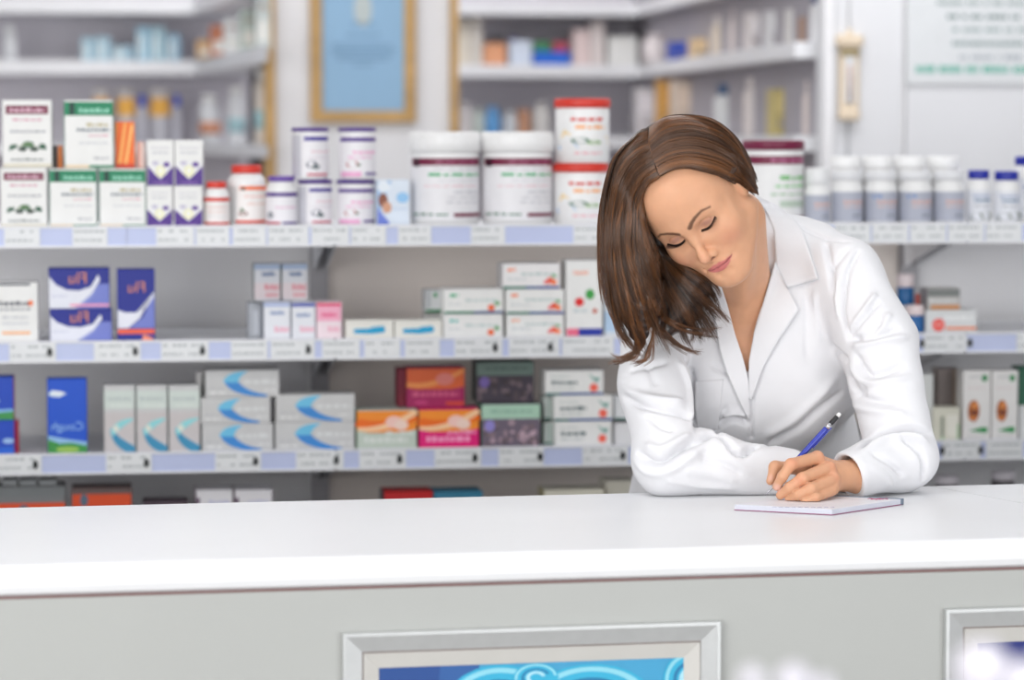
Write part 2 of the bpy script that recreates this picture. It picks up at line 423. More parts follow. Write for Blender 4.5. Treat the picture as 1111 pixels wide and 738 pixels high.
cc = empty('counter_cabinet', CTR.world(0, 0, 0), CTR.a); tag(cc, 'pale grey counter front below the white worktop', 'counter')
def cbox(name, mt, *a, bev=0.0, parent=cc):
    m = MB(); m.box(*a, bev=bev); return m.build(name, mt, parent)
cbox('joint_strip', M_LINE, -2.0, 2.6, .004, CB - .02, ZC - .0432, ZC - .0405)
cbox('front_panel', M_FRONT, -2.0, 2.6, .002, .022, .08, ZC - .0435)
cbox('carcass', M_FRONT, -1.99, 2.59, .024, CB - .03, .08, ZC - .0435)
cbox('kick_board', M_UPR, -1.99, 2.59, .05, CB - .08, 0, .079)

def display_frame(px0, pyt, px1, label, deep, pic):
    """aluminium poster frame fixed to the counter front"""
    a, z1 = CTR.hit(px0, pyt, 0); c, _ = CTR.hit(px1, pyt, 0); z0 = z1 - .46
    t = empty('poster_frame', CTR.world((a+c)/2, 0.0015, z0), CTR.a); tag(t, label, 'frame')
    w = (c-a)/2; h = z1-z0
    def ring(m, w_, zt, zb, b, y0, y1, slope=0.0, col=(255,255,255)):
        O = [(-w_, zb), (w_, zb), (w_, zt), (-w_, zt)]; I = [(-w_+b, zb+b), (w_-b, zb+b), (w_-b, zt-b), (-w_+b, zt-b)]
        for k in range(4):
            o1, o2, i1, i2 = O[k], O[(k+1)%4], I[k], I[(k+1)%4]; yo, yi = y0, y0 + slope
            m.poly([(o1[0], yo, o1[1]), (o2[0], yo, o2[1]), (i2[0], yi, i2[1]), (i1[0], yi, i1[1])], col)
            m.poly([(o1[0], y1, o1[1]), (o2[0], y1, o2[1]), (o2[0], yo, o2[1]), (o1[0], yo, o1[1])], col)
            m.poly([(i1[0], yi, i1[1]), (i2[0], yi, i2[1]), (i2[0], y1, i2[1]), (i1[0], y1, i1[1])], col)
    m = MB(); ring(m, w, h, 0, .0045, -.013, 0); ring(m, w-.0046, h-.0046, .0046, .0215, -.012, 0, .005); m.build('outer_moulding', M_ALU, t)
    m = MB(); ring(m, w-.0262, h-.0262, .0262, .0012, -.0055, 0, 0); m.build('gap_line', M_LINE, t)
    m = MB(); ring(m, w-.0276, h-.0276, .0276, .021, -.0095, 0, .006); m.build('inner_bezel', M_BEZEL, t)
    m = MB(); pic(m, w-.0486, .0486, h-.0486); o = m.build('poster', M_CARTON, t)
    return t
def swirl(m, w, z0, z1):
    m.poly([(-w, -.0015, z0), (w, -.0015, z0), (w, -.0015, z1), (-w, -.0015, z1)], (62, 160, 205))
    L = [0]
    def q(pts, c):
        L[0] += 1; y = -.0016 - .0001*L[0]
        m.poly([(max(-w, min(w, x)), y, max(z0, min(z1, z))) for x, z in pts], c)
    q([(-w, z0), (-w*.2, z0), (-w*.35, z1), (-w, z1)], (40, 92, 160))
    q([(-w, z1-.02), (-w*.62, z1-.03), (-w*.6, z1), (-w, z1)], (28, 74, 145))
    def arc(cx, cz, r0, r1, a0, a1, c, sx=1.0, n=22):
        A = [(cx + r0*sx*math.cos(a0+(a1-a0)*k/n), cz + r0*math.sin(a0+(a1-a0)*k/n)) for k in range(n+1)]
        B = [(cx + r1*sx*math.cos(a0+(a1-a0)*k/n), cz + r1*math.sin(a0+(a1-a0)*k/n)) for k in range(n+1)]
        L[0] += 1; y = -.0016 - .0001*L[0]
        cl = lambda p: (max(-w, min(w, p[0])), y, max(z0, min(z1, p[1])))
        for k in range(n): m.poly([cl(A[k]), cl(A[k+1]), cl(B[k+1]), cl(B[k])], c)
    for cx, dz, r, sx in ((-w*.22, -.055, .055, 1.4), (w*.38, -.055, .052, 1.7), (w*1.05, -.03, .04, 1.0), (w*.02, -.02, .02, 1.6)):
        arc(cx, z1+dz, 0.0, r*.97, 0, 2*math.pi, (46, 176, 214), sx)
        arc(cx, z1+dz, r*.78, r*.9, .1, math.pi*1.05, (142, 214, 232), sx)
        arc(cx, z1+dz, r*.50, r*.62, .4, math.pi*1.2, (20, 120, 170), sx)
        arc(cx, z1+dz, r*.25, r*.42, .2, math.pi*1.3, (170, 222, 238), sx)
    arc(-w*.42, z1-.11, .05, .06, .2, 2.4, (120, 195, 225), 1.5); arc(w*.75, z1-.12, .07, .085, .5, 2.8, (28, 105, 165), 1.2)
    arc(0, z1-.2, .08, .1, .2, 3.0, (160, 220, 236), 1.8)
def navy(m, w, z0, z1):
    m.poly([(-w, -.0015, z0), (w, -.0015, z0), (w, -.0015, z1), (-w, -.0015, z1)], (22, 38, 122))
    m.poly([(-w, -.0018, z0), (w, -.0018, z0), (w, -.0018, z0+.12), (-w, -.0018, z0+.08)], (30, 62, 160))
display_frame(371, 686.5, 779.5, 'aluminium poster frame with turquoise swirl picture on the counter front', 0, swirl)
display_frame(1024, 660.5, 1420, 'aluminium poster frame with plain navy picture at the right edge', 0, navy)

# blurred white rounded caps in the foreground, on a low display stand
zst = 0.98
st = empty('display_stand', (.22, 1.95, 0)); tag(st, 'white customer-side display stand below the frame', 'stand')
m = MB(); m.box(-.28, .28, -.13, .13, zst-.02, zst, (235,235,238), bev=.003); m.build('stand_top', M_CARTON, st)
for sx in (-1, 1):
    for sy in (-1, 1): m = MB(); m.box(sx*.25-.012, sx*.25+.012, sy*.1-.012, sy*.1+.012, 0, zst-.021, (210,210,214)); m.build('leg', M_CARTON, st)
blobs = [(816, 737, 13, 'leftmost'), (861, 739, 19, 'second'), (893, 745, 12, 'third'), (1066, 725, 30, 'tallest'), (1113, 741, 26, 'rightmost')]
lab = {'leftmost': 'blurred white dome-capped bottle, smallest at far left of the foreground', 'second': 'blurred white dome-capped bottle, second from left in the foreground',
       'third': 'blurred white dome-capped bottle barely showing, middle of the foreground', 'tallest': 'blurred white dome-capped bottle standing tallest before the navy poster',
       'rightmost': 'blurred white dome-capped bottle cut off by the right edge'}
for (px, py, r, k) in blobs:
    D = 1.95 + (.06 if k in ('third', 'second') else 0.0) ; c = Wp(px, py, D); R = r / F_PX * D
    t = empty('dome_bottle', (c[0], c[1], zst + .0005)); tag(t, lab[k], 'bottle', 'white dome-capped bottles in the foreground')
    h = c[2] - zst
    m = MB(); m.lathe([(R*1.02, 0, (206,202,212)), (R*1.06, .004, (206,202,212)), (R*1.06, h-.02, (206,202,212)), (R*.8, h-.006, (206,202,212))], n=24); m.build('body', M_PLASTIC, t)
    m = MB(); m.lathe([(R, h-.0055, (222,219,228)), (R, h, (222,219,228))] + [(R*math.cos(a), h + R*math.sin(a), (222,219,228)) for a in [x*math.pi/18 for x in range(1, 9)]], n=24); m.build('dome_cap', M_PLASTIC, t)
# ---------------------------------------------------------------- printing on packages
def prints(m, items, X, Zf, y, wrap=None):
    """items in unit coordinates (0..1 across, 0..1 up); X, Zf map them on the face; wrap(x, z, lift) bends them round a jar"""
    L = 0
    for it in items:
        k, c = it[0], it[1]; L += 1; lift = .0002 + .00012 * L
        def put(pts, col=c):
            if wrap: m.poly([wrap(px_, pz_, lift) for px_, pz_ in pts], col)
            else: m.poly([(X(px_), y - lift, Zf(pz_)) for px_, pz_ in pts], col)
        def rect(x0, z0, x1, z1):
            n = max(1, int((x1 - x0) * 40)) if wrap else 1
            for i in range(n):
                a = x0 + (x1-x0)*i/n; b = x0 + (x1-x0)*(i+1)/n
                put([(a, z0), (b, z0), (b, z1), (a, z1)])
        if k == 'r': rect(*it[2:6])
        elif k == 'e':
            cx, cz, rx, rz = it[2:6]; put([(cx + rx*math.cos(a*math.pi/8), cz + rz*math.sin(a*math.pi/8)) for a in range(16)])
        elif k == 'p': put(it[2])
        elif k == 's':                  # swoosh: quadratic curve of varying width
            (ax, az), (bx, bz), (cx, cz), w0, wm, w1 = it[2:8]; A = []; B = []
            for q in range(13):
                t = q/12; x = (1-t)**2*ax + 2*t*(1-t)*bx + t*t*cx; z = (1-t)**2*az + 2*t*(1-t)*bz + t*t*cz
                dx = 2*(1-t)*(bx-ax) + 2*t*(cx-bx); dz = 2*(1-t)*(bz-az) + 2*t*(cz-bz); d = math.hypot(dx, dz) or 1
                w = (w0*(1-t)**2 + 2*wm*t*(1-t)*1.6 + w1*t*t)
                A.append((x - dz/d*w, z + dx/d*w)); B.append((x + dz/d*w, z - dx/d*w))
            for q in range(12): put([A[q], B[q], B[q+1], A[q+1]])
        elif k == 'l':                  # a line of small words
            x0, x1, z, h, seed = it[2:7]; rnd = random.Random(seed); x = x0
            while x < x1 - .01:
                w = min(rnd.uniform(.05, .13), x1 - x); rect(x, z, x + w, z + h*rnd.uniform(.7, 1)); x += w + .025
def text_mesh(txt, size, mirror):
    cu = bpy.data.curves.new('lettering', 'FONT'); cu.body = txt; cu.size = size; cu.align_x = 'CENTER'; cu.align_y = 'CENTER'; cu.resolution_u = 2
    o = bpy.data.objects.new('lettering', cu); COL.objects.link(o)
    dg = bpy.context.evaluated_depsgraph_get(); me = bpy.data.meshes.new_from_object(o.evaluated_get(dg))
    bpy.data.objects.remove(o); bpy.data.curves.remove(cu)
    V = [(-v.co.x if mirror else v.co.x, v.co.y) for v in me.vertices]; Fs = [tuple(p.vertices) for p in me.polygons]
    return V, Fs
def lettering(txt, size, cx, cz, y, col, mirror=True):
    V, Fs = text_mesh(txt, size, mirror); m = MB()
    for f in Fs:
        p = [(V[i][0] + cx, y, V[i][1] + cz) for i in f]; m.poly(p[::-1] if mirror else p, col)
    return m

USED = []
def carton(name, label, cat, group, px0, px1, pyt, base, w=0.02, depth=0.07, col=(238,238,236), side=None, top=None, pr=(), fr=None, turn=0.0, text=None, pyref=300):
    """a carton standing on height base; its front face spans pixel columns px0..px1 in the plane w behind the shelf edge"""
    fr = fr or GON
    a, z1 = fr.hit(px0, pyt, w); c, _ = fr.hit(px1, pyt, w); zt = fr.hit((px0+px1)/2, pyt, w)[1]
    W = c - a - .0008; H = zt - base
    t = empty(name, fr.world((a+c)/2, w + depth/2, base + .0004), fr.a + math.radians(turn)); tag(t, label, cat, group)
    m = MB(); m.box(-W/2, W/2, -depth/2, depth/2, 0, H - .0004, col, side, top, bev=min(.0012, H*.08)); m.build('carton_body', M_CARTON, t)
    if pr:
        m = MB(); prints(m, pr, lambda x: -W/2 + .001 + x*(W-.002), lambda z: .001 + z*(H-.003), -depth/2); m.build('front_print', M_CARTON, t)
    if text:
        txt, sz, cx, cz, tc = text
        lettering(txt, sz*W, -W/2 + cx*W, cz*H, -depth/2 - .002, tc).build('lettering', M_CARTON, t)
    return base + H

def jar(name, label, group, px0, px1, pyt, base, w, style, cap, body=(242,242,242), band=None, pr=(), fr=None, capfrac=.13, cat='jar', neck=.82, lab=(.06,.80)):
    """tub or bottle: style 'tub' has a lid as wide as the body, 'bottle' a shoulder and a narrower cap"""
    fr = fr or GON
    a, _ = fr.hit(px0, pyt, w); c, _ = fr.hit(px1, pyt, w); R = (c-a)/2 - .0004
    a, _ = fr.hit(px0, pyt, w + R); c, _ = fr.hit(px1, pyt, w + R); R = (c-a)/2 - .0006
    zt = fr.hit((px0+px1)/2, pyt, w + R)[1]; H = zt - base
    t = empty(name, fr.world((a+c)/2, w + R, base + .0004), fr.a); tag(t, label, cat, group)
    hc = H*capfrac; hb = H - hc
    m = MB()
    if style == 'tub':
        rb = R*.965
        prof = [(rb*.95, 0, body), (rb, .002, body), (rb, hb*.97, body), (rb*.97, hb*.985, body), (rb*.97, hb-.0006, body)]
        rc = R
    else:
        rb = R; prof = [(rb*.93, 0, body), (rb, .003, body), (rb, hb*.80, body), (rb*.97, hb*.87, body), (rb*.86, hb*.94, body), (rb*neck*.93, hb*.985, body), (rb*neck*.93, hb-.0006, body)]
        rc = R*neck
    m.lathe(prof, n=56 if px1 - px0 > 30 else 36); m.build('jar_body', M_PLASTIC, t)
    m = MB(); m.lathe([(rc*.97, hb, cap), (rc, hb+.0012, cap), (rc, H-.0022, cap), (rc*.96, H-.0005, cap)])
    for k in range(26 if px1-px0 > 30 else 0):
        q = 2*math.pi*k/26; m.tube([(rc*math.cos(q), rc*math.sin(q), hb+.003), (rc*math.cos(q), rc*math.sin(q), H-.004)], .0006, cap, 4, cap=False)
    m.build('lid', M_PLASTIC, t)
    if pr:
        top_z = hb*(.78 if style == 'bottle' else .93)
        z0, z1 = hb*lab[0], min(top_z, hb*lab[1]*1.2) if style == 'tub' else hb*.76
        def wrap(x, z, lift):
            an = -math.pi/2 + (x-.5)*math.radians(170); r = rb + lift + .0003
            return (r*math.cos(an), r*math.sin(an), z0 + z*(z1-z0))
        m = MB(); prints(m, pr, None, None, 0, wrap); m.build('wrap_label', M_CARTON, t)
    return base + H

WHT = (240,240,240); GRY = (186,186,190); MAR = (118,22,62); GRN = (24,132,92); PUR = (82,46,140); RED = (218,58,44); ORG = (244,108,34); TXT = (168,170,176)
S0, S1, S2, S3 = ZS

# ================= top shelf, from the left
olive = [('r',MAR,.06,.80,.94,.93),('l',(230,190,205),.14,.86,.835,.055,1),('l',(214,150,170),.2,.8,.70,.03,2),('l',TXT,.15,.88,.52,.04,3),
         ('e',(60,110,84),.52,.34,.12,.05),('p',(40,92,66),[(.12,.24),(.30,.30),(.27,.35),(.14,.33)]),('p',(40,92,66),[(.9,.26),(.72,.28),(.78,.36),(.88,.34)]),
         ('e',(52,70,60),.40,.27,.09,.035),('e',(52,70,60),.64,.27,.09,.035),('p',(110,140,90),[(.3,.30),(.5,.38),(.7,.30),(.5,.33)]),('l',(110,120,118),.16,.86,.10,.03,4),('r',(226,220,200),0,0,1,.05)]
zA = carton('supplement_carton', 'white carton with maroon band and olive leaves, standing on the top shelf at far left', 'box', 'olive-leaf cartons on the top shelf', 0, 51, 182, S0, .015, .09, pr=olive)
carton('supplement_carton', 'white carton with maroon band and olive leaves, upper one of its stack', 'box', 'olive-leaf cartons on the top shelf', 2, 56, 108.5, zA, .015, .09, pr=olive)
gfront = [('r',GRN,0,.78,1,.985),('r',(16,60,52),.10,.79,.21,.97),('l',(150,214,190),.30,.92,.825,.07,1),('l',(196,186,150),.45,.9,.62,.05,2),('l',(120,130,140),.25,.93,.545,.05,3),
          ('l',(226,180,190),.5,.9,.47,.03,4),('l',(200,202,208),.3,.9,.36,.02,5),('l',TXT,.6,.93,.13,.03,6),('r',(236,214,180),0,0,.5,.045),('r',GRN,.5,0,1,.04)]
zB = carton('supplement_carton', 'white carton with green top band, left one of the lower pair', 'box', 'green-banded cartons on the top shelf', 53, 105, 183, S0, .015, .09, side=(60,140,110), pr=gfront)
carton('supplement_carton', 'white carton with green top band, beside the purple diamond boxes', 'box', 'green-banded cartons on the top shelf', 107, 158, 183, S0, .015, .09, side=(60,140,110), pr=gfront)
carton('supplement_carton', 'white carton with green top band, alone on top of the lower pair', 'box', 'green-banded cartons on the top shelf', 69, 123, 108.5, zB, .015, .09, side=(60,140,110), pr=gfront)
zb2 = zB
carton('slim_carton', 'narrow dark carton peeking out behind the maroon-banded stack', 'box', None, 57, 62, 158, zb2, .045, .06, (70,60,56))
carton('slim_carton', 'narrow orange carton tucked behind the upper green-banded one', 'box', None, 62.5, 68.2, 158, zb2, .045, .06, (240,130,50))
strp = [('p',(255,178,96),[(.1,.0),(.28,0),(.62,1),(.46,1)]),('p',(255,190,110),[(.42,0),(.58,0),(.95,.9),(.82,1)]),('p',(250,150,66),[(.0,.5),(.12,.9),(.1,1),(0,1)]),('r',(206,64,34),0,0,1,.09)]
carton('striped_carton', 'bright orange diagonally striped carton behind the upper green-banded one', 'box', None, 124, 146.5, 132, zB, .035, .05, ORG, (236,196,160), pr=strp)
carton('slim_carton', 'pale pink slim carton beside the orange striped one', 'box', None, 148.2, 157, 154, zB, .045, .05, (226,172,160), pr=[('r',(240,214,206),.5,0,1,1)])
diam = [('r',PUR,0,0,1,.42),('p',WHT,[(0,.42),(.5,.14),(1,.42),(1,.5),(0,.5)]),('p',PUR,[(.0,.44),(0,.25),(.5,.0),(1,.25),(1,.44),(.82,.33),(.5,.12),(.18,.33)]),('e',(240,238,190),.5,.32,.18,.13),('e',(250,250,240),.5,.33,.10,.075),
        ('e',(110,80,160),.74,.47,.13,.06),('e',(200,196,214),.3,.50,.13,.05),('l',(190,190,200),.2,.8,.72,.03,2),('l',(206,204,214),.15,.85,.83,.03,3),('l',(160,120,200),.2,.8,.04,.04,4)]
g_ = 'purple and white diamond boxes on the top shelf'
zC = carton('remedy_box', 'small white and purple box, lower left of the block of four', 'box', g_, 158.5, 187.5, 202, S0, .015, .05, pr=diam)
carton('remedy_box', 'small white and purple box, lower right of the block of four', 'box', g_, 188.5, 220, 202, S0, .015, .05, pr=diam)
carton('remedy_box', 'small white and purple box, upper left of the block of four', 'box', g_, 159, 188.5, 152, zC, .015, .05, pr=diam)
carton('remedy_box', 'small white and purple box, upper right of the block of four', 'box', g_, 189.2, 220.5, 152, zC, .015, .05, pr=diam)
redl = [('r',(244,240,238),0,0,1,1),('r',RED,0,.86,1,1),('r',RED,0,.0,1,.09),('l',(226,190,180),.2,.8,.62,.06,1),('l',(232,200,190),.25,.75,.45,.05,2),('l',(214,214,214),.2,.8,.28,.04,3)]
jar('pill_bottle', 'small white bottle with red cap, shorter of the two red-capped ones', None, 220.5, 249, 197, S0, .02, 'bottle', RED, pr=redl, capfrac=.15, cat='bottle', neck=.80)
redl2 = [('r',(244,240,238),0,0,1,1),('r',(206,206,206),0,0,.3,1),('r',ORG,.36,.9,1,1),('r',(226,70,50),.28,0,1,.08),('e',(120,50,40),.42,.26,.08,.06),('e',(60,110,60),.4,.36,.03,.05),('l',(240,190,180),.45,.9,.7,.05,1),('l',(236,206,196),.5,.9,.5,.05,2),('e',(40,60,50),.42,.93,.04,.04)]
jar('pill_bottle', 'tall white bottle with red cap beside the purple-capped bottle', None, 246.5, 288.5, 179, S0, .045, 'bottle', RED, pr=redl2, capfrac=.14, cat='bottle', neck=.78)
purl = [('r',(242,240,244),0,0,1,1),('r',PUR,0,.87,1,1),('r',(200,60,90),0,0,.45,.07),('r',PUR,.5,0,1,.07),('e',(50,80,96),.22,.28,.08,.10),('l',(232,190,214),.35,.85,.5,.06,1)]
jar('pill_bottle', 'white bottle with purple cap next to the purple-lidded tubs', None, 288, 322.5, 191, S0, .015, 'bottle', (110,76,170), pr=purl, capfrac=.11, cat='bottle', neck=.84)
blue_b = [('r',(240,238,242),0,0,1,1),('r',(60,40,150),.36,.86,.92,.96),('r',(206,206,214),0,0,.3,1),('e',(34,52,88),.5,.30,.10,.09),('e',(40,74,74),.58,.24,.07,.06),('l',(232,196,206),.5,.95,.58,.05,1),('l',(220,206,216),.45,.95,.45,.03,3),('r',(204,60,90),.42,.03,.85,.08)]
ber = [('r',(240,238,242),0,0,1,1),('r',PUR,.1,.84,1,.94),('e',(178,50,52),.38,.30,.12,.09),('e',(60,110,70),.5,.28,.04,.03),('l',(240,166,208),.4,.9,.55,.07,1),('l',(240,190,220),.3,.8,.44,.05,2),('r',(240,176,214),.14,.0,.55,.12),('r',PUR,.62,.04,1,.10)]
g_ = 'purple-lidded tubs on the top shelf'
zE = jar('supplement_tub', 'white tub with purple lid and dark berries, lower one of its stack', g_, 322.5, 361, 195, S0, .02, 'tub', PUR, pr=blue_b, capfrac=.085)
jar('supplement_tub', 'white tub with purple lid and dark berries, upper one of its stack', g_, 316, 357, 138.5, zE, .02, 'tub', PUR, pr=blue_b, capfrac=.08)
jar('supplement_tub', 'white tub with purple lid and red fruit, lower one of its stack', g_, 364.5, 406.5, 195, S0, .02, 'tub', PUR, pr=ber, capfrac=.085)
jar('supplement_tub', 'white tub with purple lid and red fruit, upper one of its stack', g_, 366.5, 408, 138.5, zE, .02, 'tub', PUR, pr=ber, capfrac=.08)
pict = [('p',(160,196,232),[(0,.95),(.45,1),(.1,.3),(0,.3)]),('e',(232,240,248),.2,.86,.2,.13),('e',(140,84,64),.18,.56,.15,.16),('e',(214,160,130),.3,.40,.15,.13),('p',(110,130,214),[(0,.4),(.4,.05),(.25,0),(0,0)]),('e',(150,200,240),.8,.62,.2,.12),('l',(206,220,240),.5,.95,.35,.05,1)]
carton('skincare_carton', 'small pale blue carton with a tanned face picture between the tubs', 'box', None, 408.5, 444.5, 195, S0, .03, .05, (222,232,244), pr=pict)
big = [('r',(238,237,240),.0,0,1,1),('r',MAR,.06,.87,1,.99),('r',(60,20,40),.10,.85,.19,.985),('l',(170,90,126),.38,.88,.91,.035,1),('l',(206,206,212),.35,.85,.80,.03,6),('l',(70,178,120),.30,.88,.70,.05,2),('l',(214,214,220),.4,.9,.62,.02,3),('l',(236,190,200),.25,.85,.53,.02,4),
       ('l',(206,206,212),.55,.88,.42,.035,5),('l',(206,206,212),.5,.88,.34,.03,7),('l',(206,206,212),.48,.88,.26,.03,8),('l',(120,150,134),.1,.5,.06,.045,9),('r',MAR,.55,.04,1,.10)]
g_ = 'large white tubs with maroon bands on the top shelf'
jar('large_tub', 'large white tub with maroon band and white lid, left one of the pair', g_, 443.5, 521, 143, S0, .012, 'tub', (244,244,244), pr=big, capfrac=.22, lab=(.09,.80))
jar('large_tub', 'large white tub with maroon band and white lid, next to the red-lidded jars', g_, 522, 600, 143, S0, .012, 'tub', (244,244,244), pr=big, capfrac=.22, lab=(.09,.80))
rain = [('l',RED,.30,.72,.80,.08,1),('l',(250,180,120),.36,.75,.64,.08,2),('p',(244,214,150),[(.15,.45),(.2,.62),(.5,.58),(.8,.5),(.9,.3),(.6,.5),(.3,.52)]),('e',(40,110,84),.42,.40,.12,.06),('p',(160,196,236),[(.1,.3),(.35,.36),(.4,.24),(.12,.2)]),('e',(140,180,110),.6,.36,.10,.04),('l',(240,170,180),.35,.7,.12,.04,3)]
g_ = 'red-lidded jars on the top shelf'
zH = jar('vitamin_jar', 'white jar with red lid and rainbow print, lower one of its stack', g_, 599.5, 660, 177, S0, .02, 'tub', RED, pr=rain, capfrac=.145)
jar('vitamin_jar', 'white jar with red lid and rainbow print, topmost on the shelf', g_, 601.5, 662, 107, zH, .02, 'tub', RED, pr=rain, capfrac=.145)
bigr = [('r',(238,238,238),0,0,1,1),('r',MAR,0,.86,1,.99),('l',(190,110,150),.4,.95,.90,.05,1),('l',(120,190,120),.5,.98,.62,.07,2),('l',(160,210,160),.45,.98,.50,.06,4),('l',(170,200,170),.4,.9,.38,.04,3),('r',(190,206,190),.5,.2,.95,.30),('r',MAR,.6,.02,1,.06)]
jar('large_tub', 'large white tub with maroon lid just behind the woman\'s neck', None, 806, 872, 152, S0, .012, 'tub', MAR, pr=bigr, capfrac=.12)
bot = [('r',(180,184,198),.0,.0,1,.97),('l',(228,176,160),.35,.9,.60,.09,1),('l',(216,190,186),.35,.9,.46,.06,2),('l',(140,144,158),.55,.8,.16,.09,3)]
bot2 = bot + [('e',(60,130,206),.34,.82,.10,.06)]
jar('white_bottle', 'small white bottle, shortest beside the maroon-lidded tub', None, 873, 900.5, 182, S0, .02, 'bottle', (236,237,238), pr=bot, capfrac=.30, cat='bottle', neck=.96)
g_ = 'front row of silver-labelled white bottles'
for k, (a, c, p_, nm) in enumerate(((902, 936, bot, 'first of four from the short bottle'), (938, 973, bot2, 'blue dot, second of four'), (975, 1011, bot2, 'blue dot, third of four'), (1013, 1046, bot, 'last of four, beside the blue-capped pair'))):
    jar('white_bottle', 'silver-labelled white bottle in the front row, ' + nm, g_, a, c, 186, S0, .015, 'bottle', (232,233,236), pr=p_, capfrac=.17, cat='bottle', neck=.95)
for k, (a, c, nm) in enumerate(((900, 934, 'first'), (935, 968, 'second'), (969, 1003, 'third'), (1005, 1041, 'fourth'))):
    jar('white_bottle', 'taller white-capped bottle in the back row, %s from the woman\'s shoulder' % nm, 'back row of taller white-capped bottles', a, c, 169.5, S0, .085, 'bottle', (244,244,244), pr=(), capfrac=.18, cat='bottle', neck=.97)
fish = [('r',(232,234,240),0,0,1,1),('l',(60,110,150),.3,.85,.62,.10,1),('l',(130,150,190),.25,.85,.78,.06,5),('e',(70,90,80),.35,.14,.18,.14),('e',(110,120,90),.65,.18,.18,.14),('e',(60,80,70),.85,.1,.1,.12),('l',TXT,.3,.8,.46,.05,2)]
BLU = (26,40,160)
jar('blue_cap_bottle', 'white bottle with royal blue cap, left of the small pair', 'blue-capped bottles on the top shelf', 1048.5, 1075, 184.5, S0, .02, 'bottle', BLU, pr=fish, capfrac=.17, cat='bottle', neck=.86)
jar('blue_cap_bottle', 'white bottle with royal blue cap, right of the small pair', 'blue-capped bottles on the top shelf', 1078, 1106, 185.5, S0, .02, 'bottle', BLU, pr=fish, capfrac=.18, cat='bottle', neck=.92)
jar('blue_cap_bottle', 'taller blue-capped white bottle cut off by the right edge', 'blue-capped bottles on the top shelf', 1099, 1141, 169.5, S0, .07, 'bottle', BLU, pr=fish, capfrac=.14, cat='bottle', neck=.86)

# ================= second shelf
carton('medicine_carton', 'white carton with orange dot and grey lettering at the far left', 'box', None, -12, 41, 306.5, S1, .02, .07, pr=[('r',(90,92,104),.1,.96,.85,1),('l',(110,112,120),.2,.85,.62,.08,1),('l',(140,142,150),.2,.85,.54,.04,7),('e',(248,120,60),.86,.66,.05,.05),('l',(200,202,206),.25,.8,.4,.04,2),('l',(206,208,214),.25,.8,.3,.04,3),('r',(250,190,140),.25,.13,.85,.18)])
FB = (20,36,142)
flu = [('r',FB,0,0,1,1),('p',(118,130,206),[(.45,0),(1,0),(1,.62),(.85,.62),(.62,.22)]),('p',(232,234,244),[(0,.0),(.42,.0),(.66,.25),(.85,.72),(.82,.86),(.7,.55),(.5,.45),(.3,.47),(.12,.6),(0,.82)]),('l',(196,198,222),.05,.3,.3,.04,1),('p',(150,160,216),[(.42,0),(.5,0),(.72,.3),(.86,.7),(.7,.36)])]
g_ = 'blue flu remedy cartons'
zF = carton('flu_remedy_carton', 'wide dark blue flu carton with white swoosh, lower one of its stack', 'box', g_, 53.5, 121.5, 335.5, S1, .02, .06, FB, pr=flu, text=('Flu', .27, .48, .74, (218,140,116)))
carton('flu_remedy_carton', 'wide dark blue flu carton with white swoosh and pink line, upper one of its stack', 'box', g_, 52, 119, 291, zF, .022, .06, FB, (50,50,90), pr=flu + [('r',(244,160,190),.35,.05,1,.11)], text=('Flu', .27, .48, .74, (218,140,116)))
carton('flu_remedy_carton', 'tall dark blue flu carton with white swoosh and orange line', 'box', g_, 126.5, 168, 292, S1, .02, .05, FB, pr=[('r',FB,0,0,1,1),('p',(118,130,206),[(.3,.18),(1,.18),(1,.66),(.7,.34)]),('p',(234,236,246),[(0,.18),(.28,.18),(.6,.32),(1,.7),(.98,.62),(.78,.46),(.5,.40),(.2,.40),(0,.44)]),('r',(246,100,60),0,.10,1,.165),('p',(250,150,120),[(.64,0),(1,0),(.9,.05),(.7,.09)])], text=('Flu', .42, .52, .74, (218,140,116)))
ub = [('r',(150,168,196),0,.86,1,1),('l',(70,96,140),.3,.8,.68,.12,1),('r',(208,196,200),0,.05,1,.5),('l',(206,130,140),.4,.95,.3,.16,2),('l',(206,120,130),.45,.95,.12,.1,3)]
zM = S1 + (GON.hit(300, 328, .05)[1] - S1)
g_ = 'small grey-blue cartons on the second shelf'
zM = carton('lozenge_carton', 'small white carton with blue top edge, left of three in a row', 'box', 'small cartons in a row on the second shelf', 285.5, 315.5, 328, S1, .02, .08, (232,234,240), (170,174,186), (120,130,170), pr=[('r',(176,190,226),0,.90,1,1),('l',(130,150,190),.25,.8,.68,.11,1),('l',(244,190,206),.4,.95,.2,.16,2)])
carton('lozenge_carton', 'small white carton with royal blue top edge, middle of three in a row', 'box', 'small cartons in a row on the second shelf', 316, 342.5, 328, S1, .02, .08, (232,234,240), (170,174,186), pr=[('r',(60,76,170),0,.90,1,1),('l',(130,150,190),.2,.8,.62,.11,1),('l',(244,190,206),.35,.95,.2,.16,2)])
carton('lozenge_carton', 'small pink-topped carton, right of three in a row', 'box', 'small cartons in a row on the second shelf', 343, 371, 328, S1, .02, .08, (244,226,232), pr=[('r',(226,40,100),0,.92,1,1),('r',(246,176,200),0,.5,1,.92),('l',(236,90,140),.2,.8,.62,.12,1),('l',(244,190,206),.45,.95,.2,.16,2)])
carton('lozenge_carton', 'plain grey carton half hidden at the left of the row of three', 'box', None, 269, 284, 328.5, S1, .06, .06, (172,176,184), pr=[('r',(196,200,208),.4,.1,.8,.8)])
carton('lozenge_carton', 'small grey-blue carton stacked at the back, left one', 'box', g_, 275, 304.5, 286, zM, .045, .05, (196,198,204), (120,130,130), (80,84,96), pr=ub)
carton('lozenge_carton', 'small grey-blue carton stacked at the back, right one', 'box', g_, 305.3, 334, 286, zM, .045, .05, (196,198,204), (120,130,130), (80,84,96), pr=ub)
